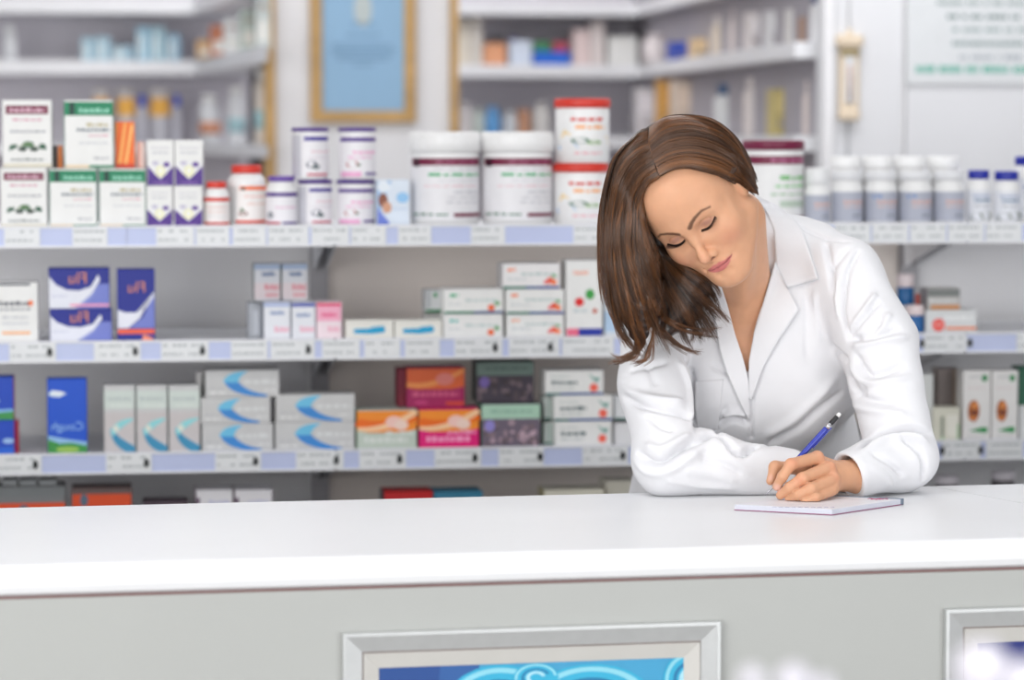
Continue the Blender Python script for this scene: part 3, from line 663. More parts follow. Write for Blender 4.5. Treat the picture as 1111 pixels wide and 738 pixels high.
wave = [('p',(20,160,206),[(.17,.3),(.55,.26),(.82,.34),(.84,.55),(.8,.72),(.55,.66),(.5,.58),(.17,.56)]),('l',(222,222,214),.1,.9,.86,.06,1)]
carton('cream_carton', 'low white carton with turquoise wave, next to the pink-topped carton', 'box', 'turquoise-wave cartons on the second shelf', 374.5, 427, 347.5, S1, .015, .06, (236,234,226), pr=wave)
carton('cream_carton', 'low white carton with turquoise wave, next to the stacked fruit cartons', 'box', 'turquoise-wave cartons on the second shelf', 428, 480, 347.5, S1, .015, .06, (236,234,226), pr=wave)
def fruit(hd, band=True, seed=1):
    p = [('l',hd,.08,.22,.72,.14,seed),('l',(190,206,204),.32,.92,.55,.12,seed+1),('l',(206,212,214),.08,.4,.36,.08,seed+2),('e',(240,96,70),.83,.33,.06,.14),('e',(250,130,80),.90,.26,.05,.12),('e',(150,190,150),.9,.52,.05,.08),('e',(236,110,110),.76,.26,.04,.09)]
    if band: p += [('r',(20,120,100),0,0,.4,.10),('r',(30,90,150),.4,0,.62,.10),('r',(36,60,150),.62,0,1,.10)]
    return p
def small(hd, band=True, seed=1):
    p = [('l',hd,.10,.24,.70,.14,seed),('l',(200,214,212),.36,.92,.5,.12,seed+1),('l',(210,214,216),.08,.3,.36,.08,seed+2),('e',(240,110,60),.80,.24,.06,.14),('e',(130,180,130),.9,.42,.05,.1)]
    if band: p += [('r',(20,120,90),0,0,.5,.10),('r',(20,70,130),.5,0,1,.10)]
    return p
g_ = 'white fruit-print cartons on the second shelf'
zO = carton('fruit_remedy_carton', 'white carton with teal mark, bottom left of the fruit-print stacks', 'box', g_, 481, 546, 341.5, S1, .015, .08, pr=small((60,190,180), False))
carton('fruit_remedy_carton', 'white carton with green mark and base line, on the lower left stack', 'box', g_, 481, 546.5, 313.5, zO, .03, .08, pr=small((60,180,130), True, 5))
carton('fruit_remedy_carton', 'narrow white carton end with a green foot, left of the fruit-print stacks', 'box', None, 461, 480, 314.5, zO, .075, .06, (200,202,204), pr=[('r',(20,110,70),0,0,1,.14),('e',(40,140,80),.6,.8,.12,.12),('r',(170,174,178),.05,.2,.3,1)])
carton('blank_carton', 'plain white carton end carrying the narrow green-footed one', 'box', None, 461, 480, 342, S1, .085, .06, (214,214,212))
zP = carton('fruit_remedy_carton', 'white carton with orange mark, bottom of the three-high stack', 'box', g_, 549.5, 612, 341.5, S1, .015, .08, pr=fruit((250,170,130), False, 3))
zP2 = carton('fruit_remedy_carton', 'white carton with orange mark, middle of the three-high stack', 'box', g_, 549, 612.5, 314, zP, .015, .08, pr=fruit((250,150,110), True, 6))
carton('fruit_remedy_carton', 'white carton with orange mark, shifted left on top of the three-high stack', 'box', g_, 545, 608, 286, zP2, .015, .08, (238,236,236), (216,214,216), pr=fruit((250,140,90), True, 9))
carton('tall_fruit_carton', 'tall white carton with red and green fruit beside the stacks', 'box', None, 614, 654, 282.5, S1, .015, .06, pr=[('e',(226,40,40),.36,.46,.13,.06),('e',(60,160,70),.66,.56,.13,.07),('e',(206,110,90),.80,.34,.07,.035),('l',(250,190,170),.2,.6,.82,.06,1),('l',(206,214,216),.2,.6,.32,.05,2),('r',(30,50,160),.34,0,1,.11),('r',(236,110,140),0,0,.34,.11)])
carton('tall_blue_carton', 'tall pale carton with blue corner half hidden by her hair', 'box', None, 655.5, 690, 275, S1, .03, .06, (226,232,240), pr=[('r',(110,150,214),0,.5,.35,.85),('r',(180,206,232),.0,.05,.4,.3)])
# right of the woman
zq = carton('tablet_carton', 'wide white carton with a red disc and orange line at right', 'box', None, 1004, 1060, 336.5, S1, .03, .08, (220,222,222), pr=[('e',(236,90,80),.25,.36,.13,.30),('l',(246,190,184),.17,.33,.34,.08,4),('l',(244,246,246),.36,.95,.58,.2,1),('r',(240,130,70),.4,.14,1,.26)])
carton('tablet_carton', 'grey carton with orange-brown line on top of the red-disc carton', 'box', None, 1006, 1042, 313, zq, .035, .06, (190,188,184), (150,146,146), pr=[('r',(120,124,122),0,.62,1,1),('l',(214,214,214),.06,.95,.34,.2,2),('r',(206,140,84),.1,0,1,.22)])
jar('blue_white_bottle', 'small blue bottle with a pinkish white cap, lower by her sleeve', 'little blue bottles by her sleeve', 983, 1002.5, 331, S1, .02, 'tub', (238,222,222), (20,96,160), capfrac=.36, cat='bottle')
zq2 = carton('tablet_carton', 'white carton behind the small blue bottles, mostly hidden by her arm', 'box', None, 968, 1003, 332, S1, .075, .07, (222,218,218))
jar('blue_white_bottle', 'small teal-blue bottle with a pinkish white cap, upper by her sleeve', 'little blue bottles by her sleeve', 973, 992, 297, zq2, .08, 'tub', (232,218,220), (16,92,150), capfrac=.42, cat='bottle')
jar('red_pot', 'small orange-red round pot between the blue bottle and the grey carton', None, 992.5, 1004.5, 319, zq2, .09, 'tub', (226,90,60), (222,84,70), capfrac=.25, cat='jar')

# ================= third shelf
cg = [('p',(60,150,70),[(0,0),(1,0),(1,.10),(.6,.14),(.3,.13),(0,.19)]),('p',(150,196,236),[(0,.19),(.3,.13),(.6,.14),(1,.10),(1,.15),(.5,.19),(0,.24)]),('p',(214,232,248),[(0,.80),(.12,.86),(.3,.84),(.5,.81),(.3,.76),(.1,.77)]),('e',(240,246,252),.25,.815,.18,.03),('e',(160,200,90),.5,.05,.3,.04)]
CB_ = (20,84,206)
carton('cough_remedy_carton', 'upright bright blue cough remedy carton with green hills and a white wisp', 'box', None, 50.5, 94.5, 411, S2, .02, .045, CB_, (30,60,140), pr=cg, text=('Cough', .31, .5, .36, (150,196,250)))
eb = [('r',(20,72,190),0,0,1,1),('p',(60,150,80),[(0,0),(1,0),(1,.2),(0,.12)]),('p',(140,190,236),[(0,.12),(1,.2),(1,.26),(0,.2)]),('e',(160,196,240),.45,.45,.2,.08)]
zS = carton('cough_remedy_carton', 'blue carton with dark red side at the left edge, lower one', 'box', 'blue cartons cut by the left edge', -28, 16, 456.5, S2, .02, .06, (20,72,190), (176,30,70), pr=[('r',(30,100,210),0,0,1,.2),('e',(160,196,240),.85,.4,.15,.08)])
carton('cough_remedy_carton', 'blue carton with green foot and red side at the left edge, upper one', 'box', 'blue cartons cut by the left edge', -30, 15, 409, zS, .02, .06, (20,66,176), (176,30,70), pr=eb)
for (a, b_, c, d) in ((16.6, 20, 457, .03),):
    carton('red_edge_carton', 'thin crimson carton standing beside the blue ones at the left edge', 'box', None, a, b_, c, S2, d, .05, (196,36,80))
AQ = (78,178,222); AQ2 = (40,110,190)
def swo(seed, tall=False):
    if tall: return [('r',(212,222,216),.0,.66,1,.93),('l',(190,200,198),.1,.9,.78,.06,seed),('l',(224,232,226),.2,.95,.68,.05,seed+1),('r',(206,200,200),0,0,1,.60),('s',(60,146,186),(.22,.36),(.3,.14),(1.0,.03),.03,.07,.06),('s',(150,220,224),(.24,.28),(.4,.42),(.95,.50),.06,.05,.015),('e',(230,232,220),.38,.36,.1,.05)]
    return [('s',(60,140,214),(.33,.66),(.42,.10),(.84,.03),.09,.08,.04),('s',(110,196,232),(.34,.55),(.36,.88),(.56,.97),.10,.07,.02),('l',(226,228,228),.52,.96,.5,.16,seed),('l',(198,198,200),.05,.26,.3,.1,seed+1),('l',(236,236,236),.05,.28,.12,.1,seed+2),('l',(232,232,232),.8,.96,.2,.08,seed+4)]
LG = (206,206,206)
for k, (a, c, nm) in enumerate(((112, 146.5, 'left'), (147.5, 181.5, 'middle'), (182.5, 217, 'right'))):
    carton('mint_carton', 'upright silver-grey carton with turquoise swoosh, %s of three' % nm, 'box', 'upright swoosh cartons on the third shelf', a, c, 418, S2, .02, .05, LG, (150,160,154), pr=swo(k+1, True))
g_ = 'flat swoosh cartons on the third shelf'
zV = carton('swoosh_carton', 'flat grey carton with blue swoosh, bottom of the taller stack', 'box', g_, 219, 296.5, 460, S2, .015, .08, LG, pr=swo(4))
zV2 = carton('swoosh_carton', 'flat grey carton with blue swoosh, middle of the taller stack', 'box', g_, 217.5, 293.5, 431.5, zV, .018, .08, LG, pr=swo(7))
carton('swoosh_carton', 'flat grey carton with blue swoosh, top of the taller stack', 'box', g_, 222.5, 303, 401.5, zV2, .022, .08, LG, pr=swo(10))
carton('blank_carton', 'grey carton end standing at the left of the topmost swoosh carton', 'box', None, 212.5, 221.5, 403, zV2, .05, .05, (184,182,182), pr=[('r',(110,110,110),.7,.05,1,.95)])
zW = carton('swoosh_carton', 'flat grey carton with blue swoosh, bottom of the lower stack', 'box', g_, 298.5, 385, 458, S2, .015, .08, LG, pr=swo(13))
carton('swoosh_carton', 'flat grey carton with blue swoosh, top of the lower stack', 'box', g_, 299, 385, 428, zW, .015, .08, LG, pr=swo(16))
def bliss(base_c, seed, txtc):
    return [('r',(250,146,40),0,.42,1,1),('s',(244,110,20),(.0,.72),(.4,.50),(1,.84),.10,.07,.10),('s',(255,206,160),(0,.52),(.5,.44),(1,.98),.05,.06,.06),('e',(252,206,196),.62,.70,.14,.16),('e',(252,220,206),.74,.62,.12,.14),('p',base_c,[(0,0),(1,0),(1,.50),(.7,.40),(.4,.36),(0,.48)]),('l',txtc,.12,.85,.16,.16,seed),('l',txtc,.48,.95,.36,.10,seed+1)]
carton('herbal_tea_carton', 'orange-topped pale green carton on the third shelf', 'box', 'orange flame cartons on the third shelf', 386.5, 452.5, 445, S2, .018, .07, (196,206,196), (60,120,70), pr=bliss((196,208,196), 1, (222,228,222)))
zX = carton('herbal_tea_carton', 'orange and magenta carton, brighter lower one', 'box', 'orange flame cartons on the third shelf', 454, 520, 444, S2, .018, .07, (226,20,120), (150,20,80), pr=bliss((228,20,122), 3, (250,160,200)))
carton('herbal_tea_carton', 'dark red-orange and plum carton stacked behind the magenta one', 'box', 'orange flame cartons on the third shelf', 440.5, 504.5, 399, zX, .05, .07, (160,24,90), (120,20,56), pr=[('r',(222,100,50),0,.46,1,1),('s',(236,150,80),(0,.60),(.4,.44),(1,.96),.05,.05,.04),('e',(226,130,120),.66,.72,.16,.16),('p',(160,24,90),[(0,0),(1,0),(1,.52),(.5,.38),(0,.50)]),('l',(206,90,130),.1,.9,.28,.12,6),('r',(206,70,50),.68,.04,1,.14),('e',(190,60,120),.25,.12,.12,.06)])
carton('red_edge_carton', 'dark crimson carton end left of the upper flame carton', 'box', None, 431, 440, 400, zX, .07, .06, (124,22,48))
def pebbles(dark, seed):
    rnd = random.Random(seed); c0 = (72,64,76) if dark else (116,104,120)  # the dark variant has shade painted into its print colours
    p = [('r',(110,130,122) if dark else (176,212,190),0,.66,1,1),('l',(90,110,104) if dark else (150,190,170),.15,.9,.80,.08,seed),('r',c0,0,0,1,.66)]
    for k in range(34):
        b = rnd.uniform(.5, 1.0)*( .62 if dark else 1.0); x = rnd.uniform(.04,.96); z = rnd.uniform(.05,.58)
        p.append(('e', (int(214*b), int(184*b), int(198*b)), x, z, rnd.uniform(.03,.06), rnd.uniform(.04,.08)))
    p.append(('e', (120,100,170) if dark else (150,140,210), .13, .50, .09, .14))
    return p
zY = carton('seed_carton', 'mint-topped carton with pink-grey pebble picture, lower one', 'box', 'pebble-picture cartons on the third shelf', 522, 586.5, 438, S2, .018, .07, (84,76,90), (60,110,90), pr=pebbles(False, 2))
carton('seed_carton', 'carton with pebble picture, upper one with shade painted into its colours', 'box', 'pebble-picture cartons on the third shelf', 516.5, 579.5, 392, zY, .05, .07, (60,56,62), (60,70,70), pr=pebbles(True, 5))
def ibu(seed, band=True):
    p = [('l',(96,116,120),.10,.55,.45,.16,seed),('l',(200,206,206),.1,.5,.25,.08,seed+1),('e',(250,110,90),.84,.30,.075,.18),('p',(130,176,166),[(.74,.9),(.84,.6),(.9,.5),(.95,.75),(.85,.72)]),('l',(206,214,212),.1,.4,.74,.08,seed+3)]
    if band: p += [('r',(24,110,110),0,0,.25,.10),('r',(30,80,150),.25,0,1,.10)]
    return p
g_ = 'white pain-relief cartons stacked on the third shelf'
zZ = carton('pain_relief_carton', 'white carton with orange dot, bottom of the three-high stack on the third shelf', 'box', g_, 602, 664, 457.5, S2, .015, .07, pr=ibu(1, False))
zZ2 = carton('pain_relief_carton', 'white orange-dot carton with blue base line, middle of the third-shelf stack', 'box', g_, 601, 665, 429.5, zZ, .015, .07, pr=ibu(4))
carton('pain_relief_carton', 'white orange-dot carton with blue base line, top of the third-shelf stack', 'box', g_, 591.5, 655, 402, zZ2, .02, .07, pr=ibu(8))
for (a, c, y, b0, w, nm) in ((589, 600, 458.5, S2, .05, 'plain white carton end left of the bottom pain-relief carton'), (589.5, 599.5, 430.5, zZ, .05, 'plain white carton end left of the middle pain-relief carton')):
    carton('blank_carton', nm, 'box', None, a, c, y, b0, w, .05, (214,222,218), pr=[('r',(30,110,100),.0,0,1,.08),('r',(180,200,192),.6,.1,.85,.95)])
carton('pain_relief_carton', 'white carton just left of her sleeve, lower one', 'box', None, 666, 700, 459, S2, .03, .07, (226,226,228))
carton('pain_relief_carton', 'white carton just left of her sleeve, upper one with a green foot', 'box', None, 666, 700, 430, zZ, .03, .07, (224,226,228), pr=[('r',(24,110,100),0,0,1,.08)])
# right of the woman
carton('pale_carton', 'pale carton standing right beside her sleeve on the third shelf', 'box', None, 985, 1013, 406, S2, .03, .05, (214,216,214))
zt_ = carton('beige_carton', 'small beige carton with olive slits, low beside the sandwich-print cartons', 'box', None, 1012.5, 1042, 442.5, S2, .02, .05, (220,218,202), pr=[('r',(120,130,112),.28,.1,.38,.75),('r',(170,196,160),.28,0,.4,.12),('r',(236,234,222),.5,.1,.95,.8),('r',(170,196,160),.9,0,1,.5)])
carton('brown_carton', 'shaded brown-grey carton behind the small beige one', 'box', None, 1018, 1042, 400, S2, .09, .05, (134,122,118), pr=[('r',(170,150,130),.7,0,.85,1)])
sand = [('e',(30,140,74),.78,.90,.12,.05),('l',(206,206,206),.2,.7,.90,.04,1),('l',(232,220,220),.15,.9,.74,.03,2),('e',(176,96,40),.38,.42,.22,.16),('e',(226,140,70),.42,.50,.14,.05),('e',(120,50,20),.40,.38,.14,.05),('e',(206,120,56),.36,.32,.18,.04),('p',(40,150,80),[(.2,.13),(.7,.18),(.9,.18),(.9,.10),(.7,.10)]),('l',(214,214,214),.15,.9,.03,.03,3)]
carton('diet_food_carton', 'white carton with brown food picture and green corner, left of the pair', 'box', 'food-picture cartons at right', 1045, 1075.5, 402, S2, .02, .05, (236,234,232), pr=sand)
carton('diet_food_carton', 'white carton with brown food picture and green corner, right of the pair', 'box', 'food-picture cartons at right', 1076.5, 1105, 402, S2, .02, .05, (236,234,232), pr=sand)
zg = carton('white_carton', 'white carton under the dark green one at the right edge', 'box', None, 1106, 1140, 440, S2, .03, .05, (226,228,228))
carton('green_carton', 'dark green carton at the right edge on the third shelf', 'box', None, 1105.5, 1140, 398, zg, .03, .05, (24,96,70))

# ================= bottom shelf, only the tops show above the worktop
ob = [('r',(120,124,126),0,.86,1,1),('r',(222,76,30),0,.60,1,.86),('e',(90,110,130),.40,.74,.07,.09),('e',(200,190,170),.40,.74,.04,.05),('l',(240,140,100),.5,.95,.70,.06,1)]
ob1 = [('r',(120,124,126),0,.88,1,1),('r',(226,78,30),0,.58,1,.80),('e',(90,110,130),.55,.70,.06,.08),('l',(240,140,100),.62,.95,.66,.06,1)]
zk = carton('vitamin_carton', 'grey carton with broad orange band at the far left behind the worktop', 'box', None, -30, 71, 528, S3, .02, .08, (124,126,128), pr=ob1)
for k, (a, c, nm) in enumerate(((2, 19, 'left'), (21, 40, 'middle'), (42, 62, 'right'))):
    carton('grey_pack', 'little grey pack lying on the orange-banded carton, %s one' % nm, 'box', 'grey packs on the orange-banded carton', a, c, 521, zk, .03, .05, (150,154,156))
carton('vitamin_carton', 'dark carton with narrow orange band, second from left behind the worktop', 'box', None, 77.5, 143, 529.5, S3, .03, .08, (110,92,90), pr=[('r',(226,80,34),0,.76,1,.93),('e',(90,110,130),.2,.85,.07,.08)])
carton('flat_dark_carton', 'low dark plum carton between orange band and the white pair', 'box', None, 155, 205, 545, S3, .03, .08, (96,80,90))
for a, c, nm in ((212, 253, 'left'), (254, 296, 'right')):
    carton('capsule_carton', 'white carton with faint lilac print behind the worktop, %s of the pair' % nm, 'box', 'white lilac-print cartons on the bottom shelf', a, c, 531.5, S3, .03, .08, (234,232,236), (90,50,80), pr=[('l',(206,206,232),.35,.9,.80,.07,a), ('e',(90,60,90),.06,.86,.05,.05)])
carton('red_carton', 'red carton with dark end just above the worktop edge', 'box', None, 416, 470, 533.5, S3, .02, .08, (196,32,36), (60,50,60))
carton('teal_carton', 'teal carton beside the red one above the worktop edge', 'box', None, 470.8, 524, 533.5, S3, .02, .08, (54,126,156))
carton('cream_white_carton', 'cream carton left of her elbow above the worktop edge', 'box', None, 590, 656, 531.5, S3, .03, .08, (226,222,206), (190,180,140))
carton('cream_white_carton', 'taller cream carton touching her elbow above the worktop edge', 'box', None, 657, 690, 522, S3, .05, .08, (222,218,204))
for px_, y_, nm in ((1027, 516, 'left'), (1088, 511, 'right')):
    jar('lilac_jar', 'white-lidded dark jar behind the right worktop section, %s one' % nm, 'dark jars on the bottom shelf', px_-13, px_+13, y_, S3, .05, 'tub', (226,220,226), (84,80,84), capfrac=.12)

# ================= alcoves: far, out-of-focus goods, each on its shelf
def far_box(name, label, group, px0, px1, pyt, z, w, col, depth=.10, fr=None, pr=(), cat='box'):
    return carton(name, label, cat, group, px0, px1, pyt, z + .0006, w, depth, col, fr=fr or FAR, pr=pr)
def far_jar(name, label, group, px0, px1, pyt, z, w, cap, body, cf=.25, cat='bottle', style='bottle'):
    return jar(name, label, group, px0, px1, pyt, z + .0006, w, style, cap, body, fr=FAR, capfrac=cf, cat=cat, neck=.7)
zl1, zl0, zl2 = zL
LB = (150,186,204)
far_jar('white_canister', 'blurred white canister at the far left of the alcove shelf', None, 2, 18, 27, zl1, 1.25, (226,228,230), (214,216,220))
for a, c, y, nm, cl in ((88,103,41,'first',LB),(104,120,40,'second',(160,192,208)),(122,145,50,'low third',(150,180,196)),(148,163,29,'tall fourth',(150,192,214)),(164,179,29,'tall fifth',(158,194,208)),(181,196,37,'last',(150,184,206))):
    far_box('pale_blue_box', 'blurred pale blue box in the left alcove, %s along the shelf' % nm, 'pale blue boxes in the left alcove', a, c, y, zl1, 1.25, cl, pr=[('r',(206,220,224),.1,.1,.5,.8)])
for k, (px, D, y, hw, cl, nm) in enumerate(((222, 9.2, 44, 11, (214,170,110), 'tan carton'), (236, 9.0, 28, 10, (196,112,70), 'rust carton'), (250, 8.8, 20, 9, (232,232,232), 'white carton'), (268, 8.55, 10, 10, (190,206,200), 'sage-green carton'), (283, 8.35, -8, 8, (206,214,212), 'pale grey carton'))):
    c = Wp(px, 60, D); h = Wp(px, y, D)[2] - zl1; wd = hw/F_PX*D
    t = empty('side_shelf_carton', (c[0], c[1] + .06, zl1 + .0006), FAR.a); tag(t, 'blurred %s on the side run of the left alcove' % nm, 'box')
    m = MB(); m.box(-wd, wd, -.05, .05, 0, h, cl, bev=.002); m.build('carton_body', M_CARTON, t)
    m = MB(); prints(m, [('r',(235,235,230),.15,.15,.85,.5),('l',(170,150,140),.2,.8,.7,.1,k)], lambda x: -wd + x*2*wd, lambda z: z*h, -.05); m.build('front_print', M_CARTON, t)
YL = (246,186,84)
for k, (a, c, nm) in enumerate(((100,119,'first'),(126,147,'second'),(162,185,'third'))):
    ztop = jar('yellow_label_bottle', 'blurred bottle with broad amber label in the left alcove, %s from the left' % nm, 'amber-labelled bottles in the left alcove', a, c, 97, zl2 + .0006, 1.25, 'tub', (220,214,210), (206,206,214), fr=FAR, capfrac=.10, cat='bottle', pr=[('r',YL,0,.58,1,1)])
for a, c, nm in ((149,159,'left'),(187,196,'right')):
    far_jar('blue_bottle', 'blurred slim bottle with cobalt top beside an amber label, %s one' % nm, 'cobalt-topped slim bottles in the left alcove', a, c, 104, zl2, 1.27, (40,84,236), (214,214,224), .22)
for k, (px, D, y, hw, cl, nm) in enumerate(((226, 9.2, 103, 12, (220,222,226), 'wide white jar'), (255, 8.85, 93, 10, (226,228,232), 'tall white bottle'), (282, 8.4, 74, 8, (222,214,206), 'cream bottle near the oak trim'))):
    c = Wp(px, 140, D); h = Wp(px, y, D)[2] - zl2; R = hw/F_PX*D
    t = empty('alcove_jar', (c[0], c[1] + .06, zl2 + .0006)); tag(t, 'blurred %s on the lowest left alcove shelf' % nm, 'jar')
    m = MB(); m.lathe([(R*.95,0,cl),(R,.004,cl),(R,h*.75,cl),(R*.7,h*.84,cl)], n=20); m.build('jar_body', M_PLASTIC, t)
    m = MB(); m.lathe([(R*.7,h*.841,(238,238,238)),(R*.7,h,(238,238,238))], n=20); m.build('lid', M_PLASTIC, t)
    m = MB(); m.lathe([(R*1.012,h*.2,(214,150,120) if k==0 else (170,206,214)),(R*1.012,h*.45,(226,226,226))], n=20); m.build('wrap_label', M_CARTON, t)

zr1, zr0_, zr2 = zR
for a, c, y, cl, nm in ((498,510,22,(222,214,200),'tall cream box beside the oak trim'),(511,523,18,(214,208,200),'tall pale beige box, second from the oak trim'),(525,549,47,(224,160,120),'low peach carton'),(534,546,40,(70,66,76),'small dark carton behind the peach one'),
                        (553,577,44,(210,220,236),'pale blue-white carton'),(579,619,56,(20,100,206),'bright blue carton'),(622,640,32,(226,206,204),'tall pinkish carton'),(641,656,24,(222,212,210),'tallest rosy white carton'),(660,692,40,(230,230,228),'broad white carton')):
    w = 1.25 if not nm.startswith('small dark') else 1.37
    z_ = far_box('alcove_carton', 'blurred %s on the right alcove shelf' % nm, None, a, c, y, zr1, w, cl)
    if nm.startswith('bright blue'):
        far_box('small_green_carton', 'blurred small green carton on top of the bright blue one', None, 579, 598, 46, z_, w + .01, (60,140,90), .06)
        far_box('small_crimson_carton', 'blurred small crimson carton on top of the bright blue one', None, 600, 616, 46, z_, w + .01, (190,70,90), .06)
far_box('small_violet_carton', 'blurred violet-topped carton left of the bright blue one', None, 553.2, 562, 40, zr1, 1.38, (130,110,190), .05)
for a, c, y, cl, nm in ((500,512,112,(220,214,214),'white flask shape'),(513,526,118,(196,206,200),'sage jar'),(526,543,116,(100,160,214),'sky-blue jar'),(546,562,121,(206,210,214),'grey-white jar'),(577,598,112,(216,214,212),'broad white jar')):
    far_jar('alcove_jar', 'blurred %s on the lowest right alcove shelf' % nm, None, a, c, y, zr2, 1.25, cl, cl, .2, 'jar')
far_box('alcove_carton', 'blurred rust-brown carton on the lowest right alcove shelf', None, 563, 575, 119, zr2, 1.25, (190,140,110))
# goods on the side run of the right alcove: set along the oblique shelf
def side_item(kind, label, px, D, half, pyt, z, cl, cap=None, cat='box'):
    c = Wp(px, 100, D); h = Wp(px, pyt, D)[2] - z; hw = 1.3*half/F_PX*D
    t = empty('side_run_' + kind, (c[0], c[1], z + .0006), FAR.a); tag(t, label, cat)
    if kind == 'carton':
        m = MB(); m.box(-hw, hw, -.04, .04, 0, h, cl, bev=.002); m.build('carton_body', M_CARTON, t)
        m = MB(); prints(m, [('r',tuple(min(255,int(v*1.12)) for v in cl),.1,.5,.9,.9),('l',(160,150,150),.15,.85,.2,.12,int(px))], lambda x: -hw + x*2*hw, lambda q: q*h, -.04); m.build('front_print', M_CARTON, t)
    else:
        m = MB(); m.lathe([(hw*.95,0,cl),(hw,.003,cl),(hw,h*.7,cl),(hw*.7,h*.8,cl)], n=18); m.build('jar_body', M_PLASTIC, t)
        m = MB(); m.lathe([(hw*.72,h*.801,cap or cl),(hw*.72,h,cap or cl)], n=18); m.build('lid', M_PLASTIC, t)
SR_ = 'on the side run of the right alcove'
for args in (('jar','blurred low white jar first ' + SR_, 712, 9.55, 12, 38, zr1, (222,214,216), None, 'jar'),
             ('carton','blurred royal blue carton ' + SR_, 737, 9.2, 9, 46, zr1, (60,84,180)),
             ('carton','blurred sandy low carton ' + SR_, 762, 8.9, 10, 42, zr1, (222,196,156)),
             ('jar','blurred tall cream bottle ' + SR_, 782, 8.7, 8, 18, zr1, (226,214,198), (236,230,226), 'bottle'),
             ('jar','blurred tall rosy-white bottle ' + SR_, 801, 8.5, 8, 10, zr1, (232,222,220), None, 'bottle'),
             ('carton','blurred white carton with pink speckle ' + SR_, 822, 8.2, 10, 14, zr1, (230,224,224)),
             ('carton','blurred plain white carton in the middle ' + SR_, 844, 8.0, 10, 12, zr1, (228,228,230)),
             ('carton','blurred white carton nearest the brown one ' + SR_, 863, 7.8, 7, 10, zr1, (232,230,228)),
             ('carton','blurred narrow brown-fronted carton ' + SR_, 875, 7.66, 4.5, 18, zr1, (176,140,116)),
             ('jar','blurred navy-capped white bottle by the white post ' + SR_, 886, 7.52, 6, -6, zr1, (232,232,234), (30,60,130), 'bottle')):
    side_item(*args)
SR2 = 'on the lower side run of the right alcove'
for args in (('carton','blurred pale carton first ' + SR2, 703, 9.65, 11, 96, zr2, (220,216,220)),
             ('carton','blurred tan upright carton ' + SR2, 722, 9.4, 7, 87, zr2, (222,168,90)),
             ('carton','blurred wide cream carton ' + SR2, 745, 9.15, 13, 88, zr2, (224,206,190)),
             ('jar','blurred white jar with dark teal lid ' + SR2, 790, 8.6, 12, 92, zr2, (222,224,226), (24,84,130), 'jar'),
             ('jar','blurred slim white bottle ' + SR2, 818, 8.25, 9, 84, zr2, (230,222,220), None, 'bottle'),
             ('carton','blurred mustard carton ' + SR2, 853, 7.9, 14, 97, zr2, (206,190,130)),
             ('jar','blurred rosy-white bottle by the white post ' + SR2, 880, 7.6, 7, 88, zr2, (232,220,216), None, 'bottle')):
    side_item(*args)
# ================================================================ the woman: signed-distance modelling meshed with surface nets
def smin(a, b, k):
    h = np.maximum(k - np.abs(a - b), 0.0) / k
    return np.minimum(a, b) - h*h*k*0.25
def smax(a, b, k): return -smin(-a, -b, k)
def sph(P, c, r): return np.sqrt(((P - np.asarray(c, np.float32))**2).sum(1)) - r
def ell(P, c, r):
    r = np.asarray(r, np.float32); q = P - np.asarray(c, np.float32)
    k0 = np.sqrt(((q/r)**2).sum(1)); k1 = np.sqrt(((q/(r*r))**2).sum(1)) + 1e-9
    return k0*(k0-1)/k1
def cap(P, a, b, ra, rb=None):
    rb = ra if rb is None else rb
    a = np.asarray(a, np.float32); b = np.asarray(b, np.float32); d = b - a
    t = np.clip(((P - a) @ d) / float(d @ d + 1e-12), 0, 1)
    q = P - a - t[:, None]*d
    return np.sqrt((q*q).sum(1)) - (ra + (rb-ra)*t)
def chain(P, pts, k=0.01):
    """pts: [(xyz, r), ...]"""
    d = None
    for (a, ra), (b, rb) in zip(pts[:-1], pts[1:]):
        c = cap(P, a, b, ra, rb); d = c if d is None else smin(d, c, k)
    return d
def poly2(x, y, pts):
    """signed distance to a polygon (negative inside)"""
    pts = np.asarray(pts, np.float32); n = len(pts); d = np.full(x.shape, 1e9, np.float32); s = np.ones(x.shape, np.float32)
    for i in range(n):
        a = pts[i]; b = pts[i-1]; ex, ey = b - a; wx = x - a[0]; wy = y - a[1]
        t = np.clip((wx*ex + wy*ey)/(ex*ex+ey*ey), 0, 1); d = np.minimum(d, (wx-ex*t)**2 + (wy-ey*t)**2)
        c1 = y >= a[1]; c2 = y < b[1]; c3 = ex*wy > ey*wx
        s = np.where((c1 & c2 & c3) | (~c1 & ~c2 & ~c3), -s, s)
    return s*np.sqrt(d)
def to_px(P):
    """where a point is seen from the front; used only to cut openings along the front view direction"""
    q = P - CAM; y = q[:, 1]*_cp - q[:, 2]*_sp; z = q[:, 1]*_sp + q[:, 2]*_cp
    return CX + F_PX*q[:, 0]/y, CY - F_PX*z/y

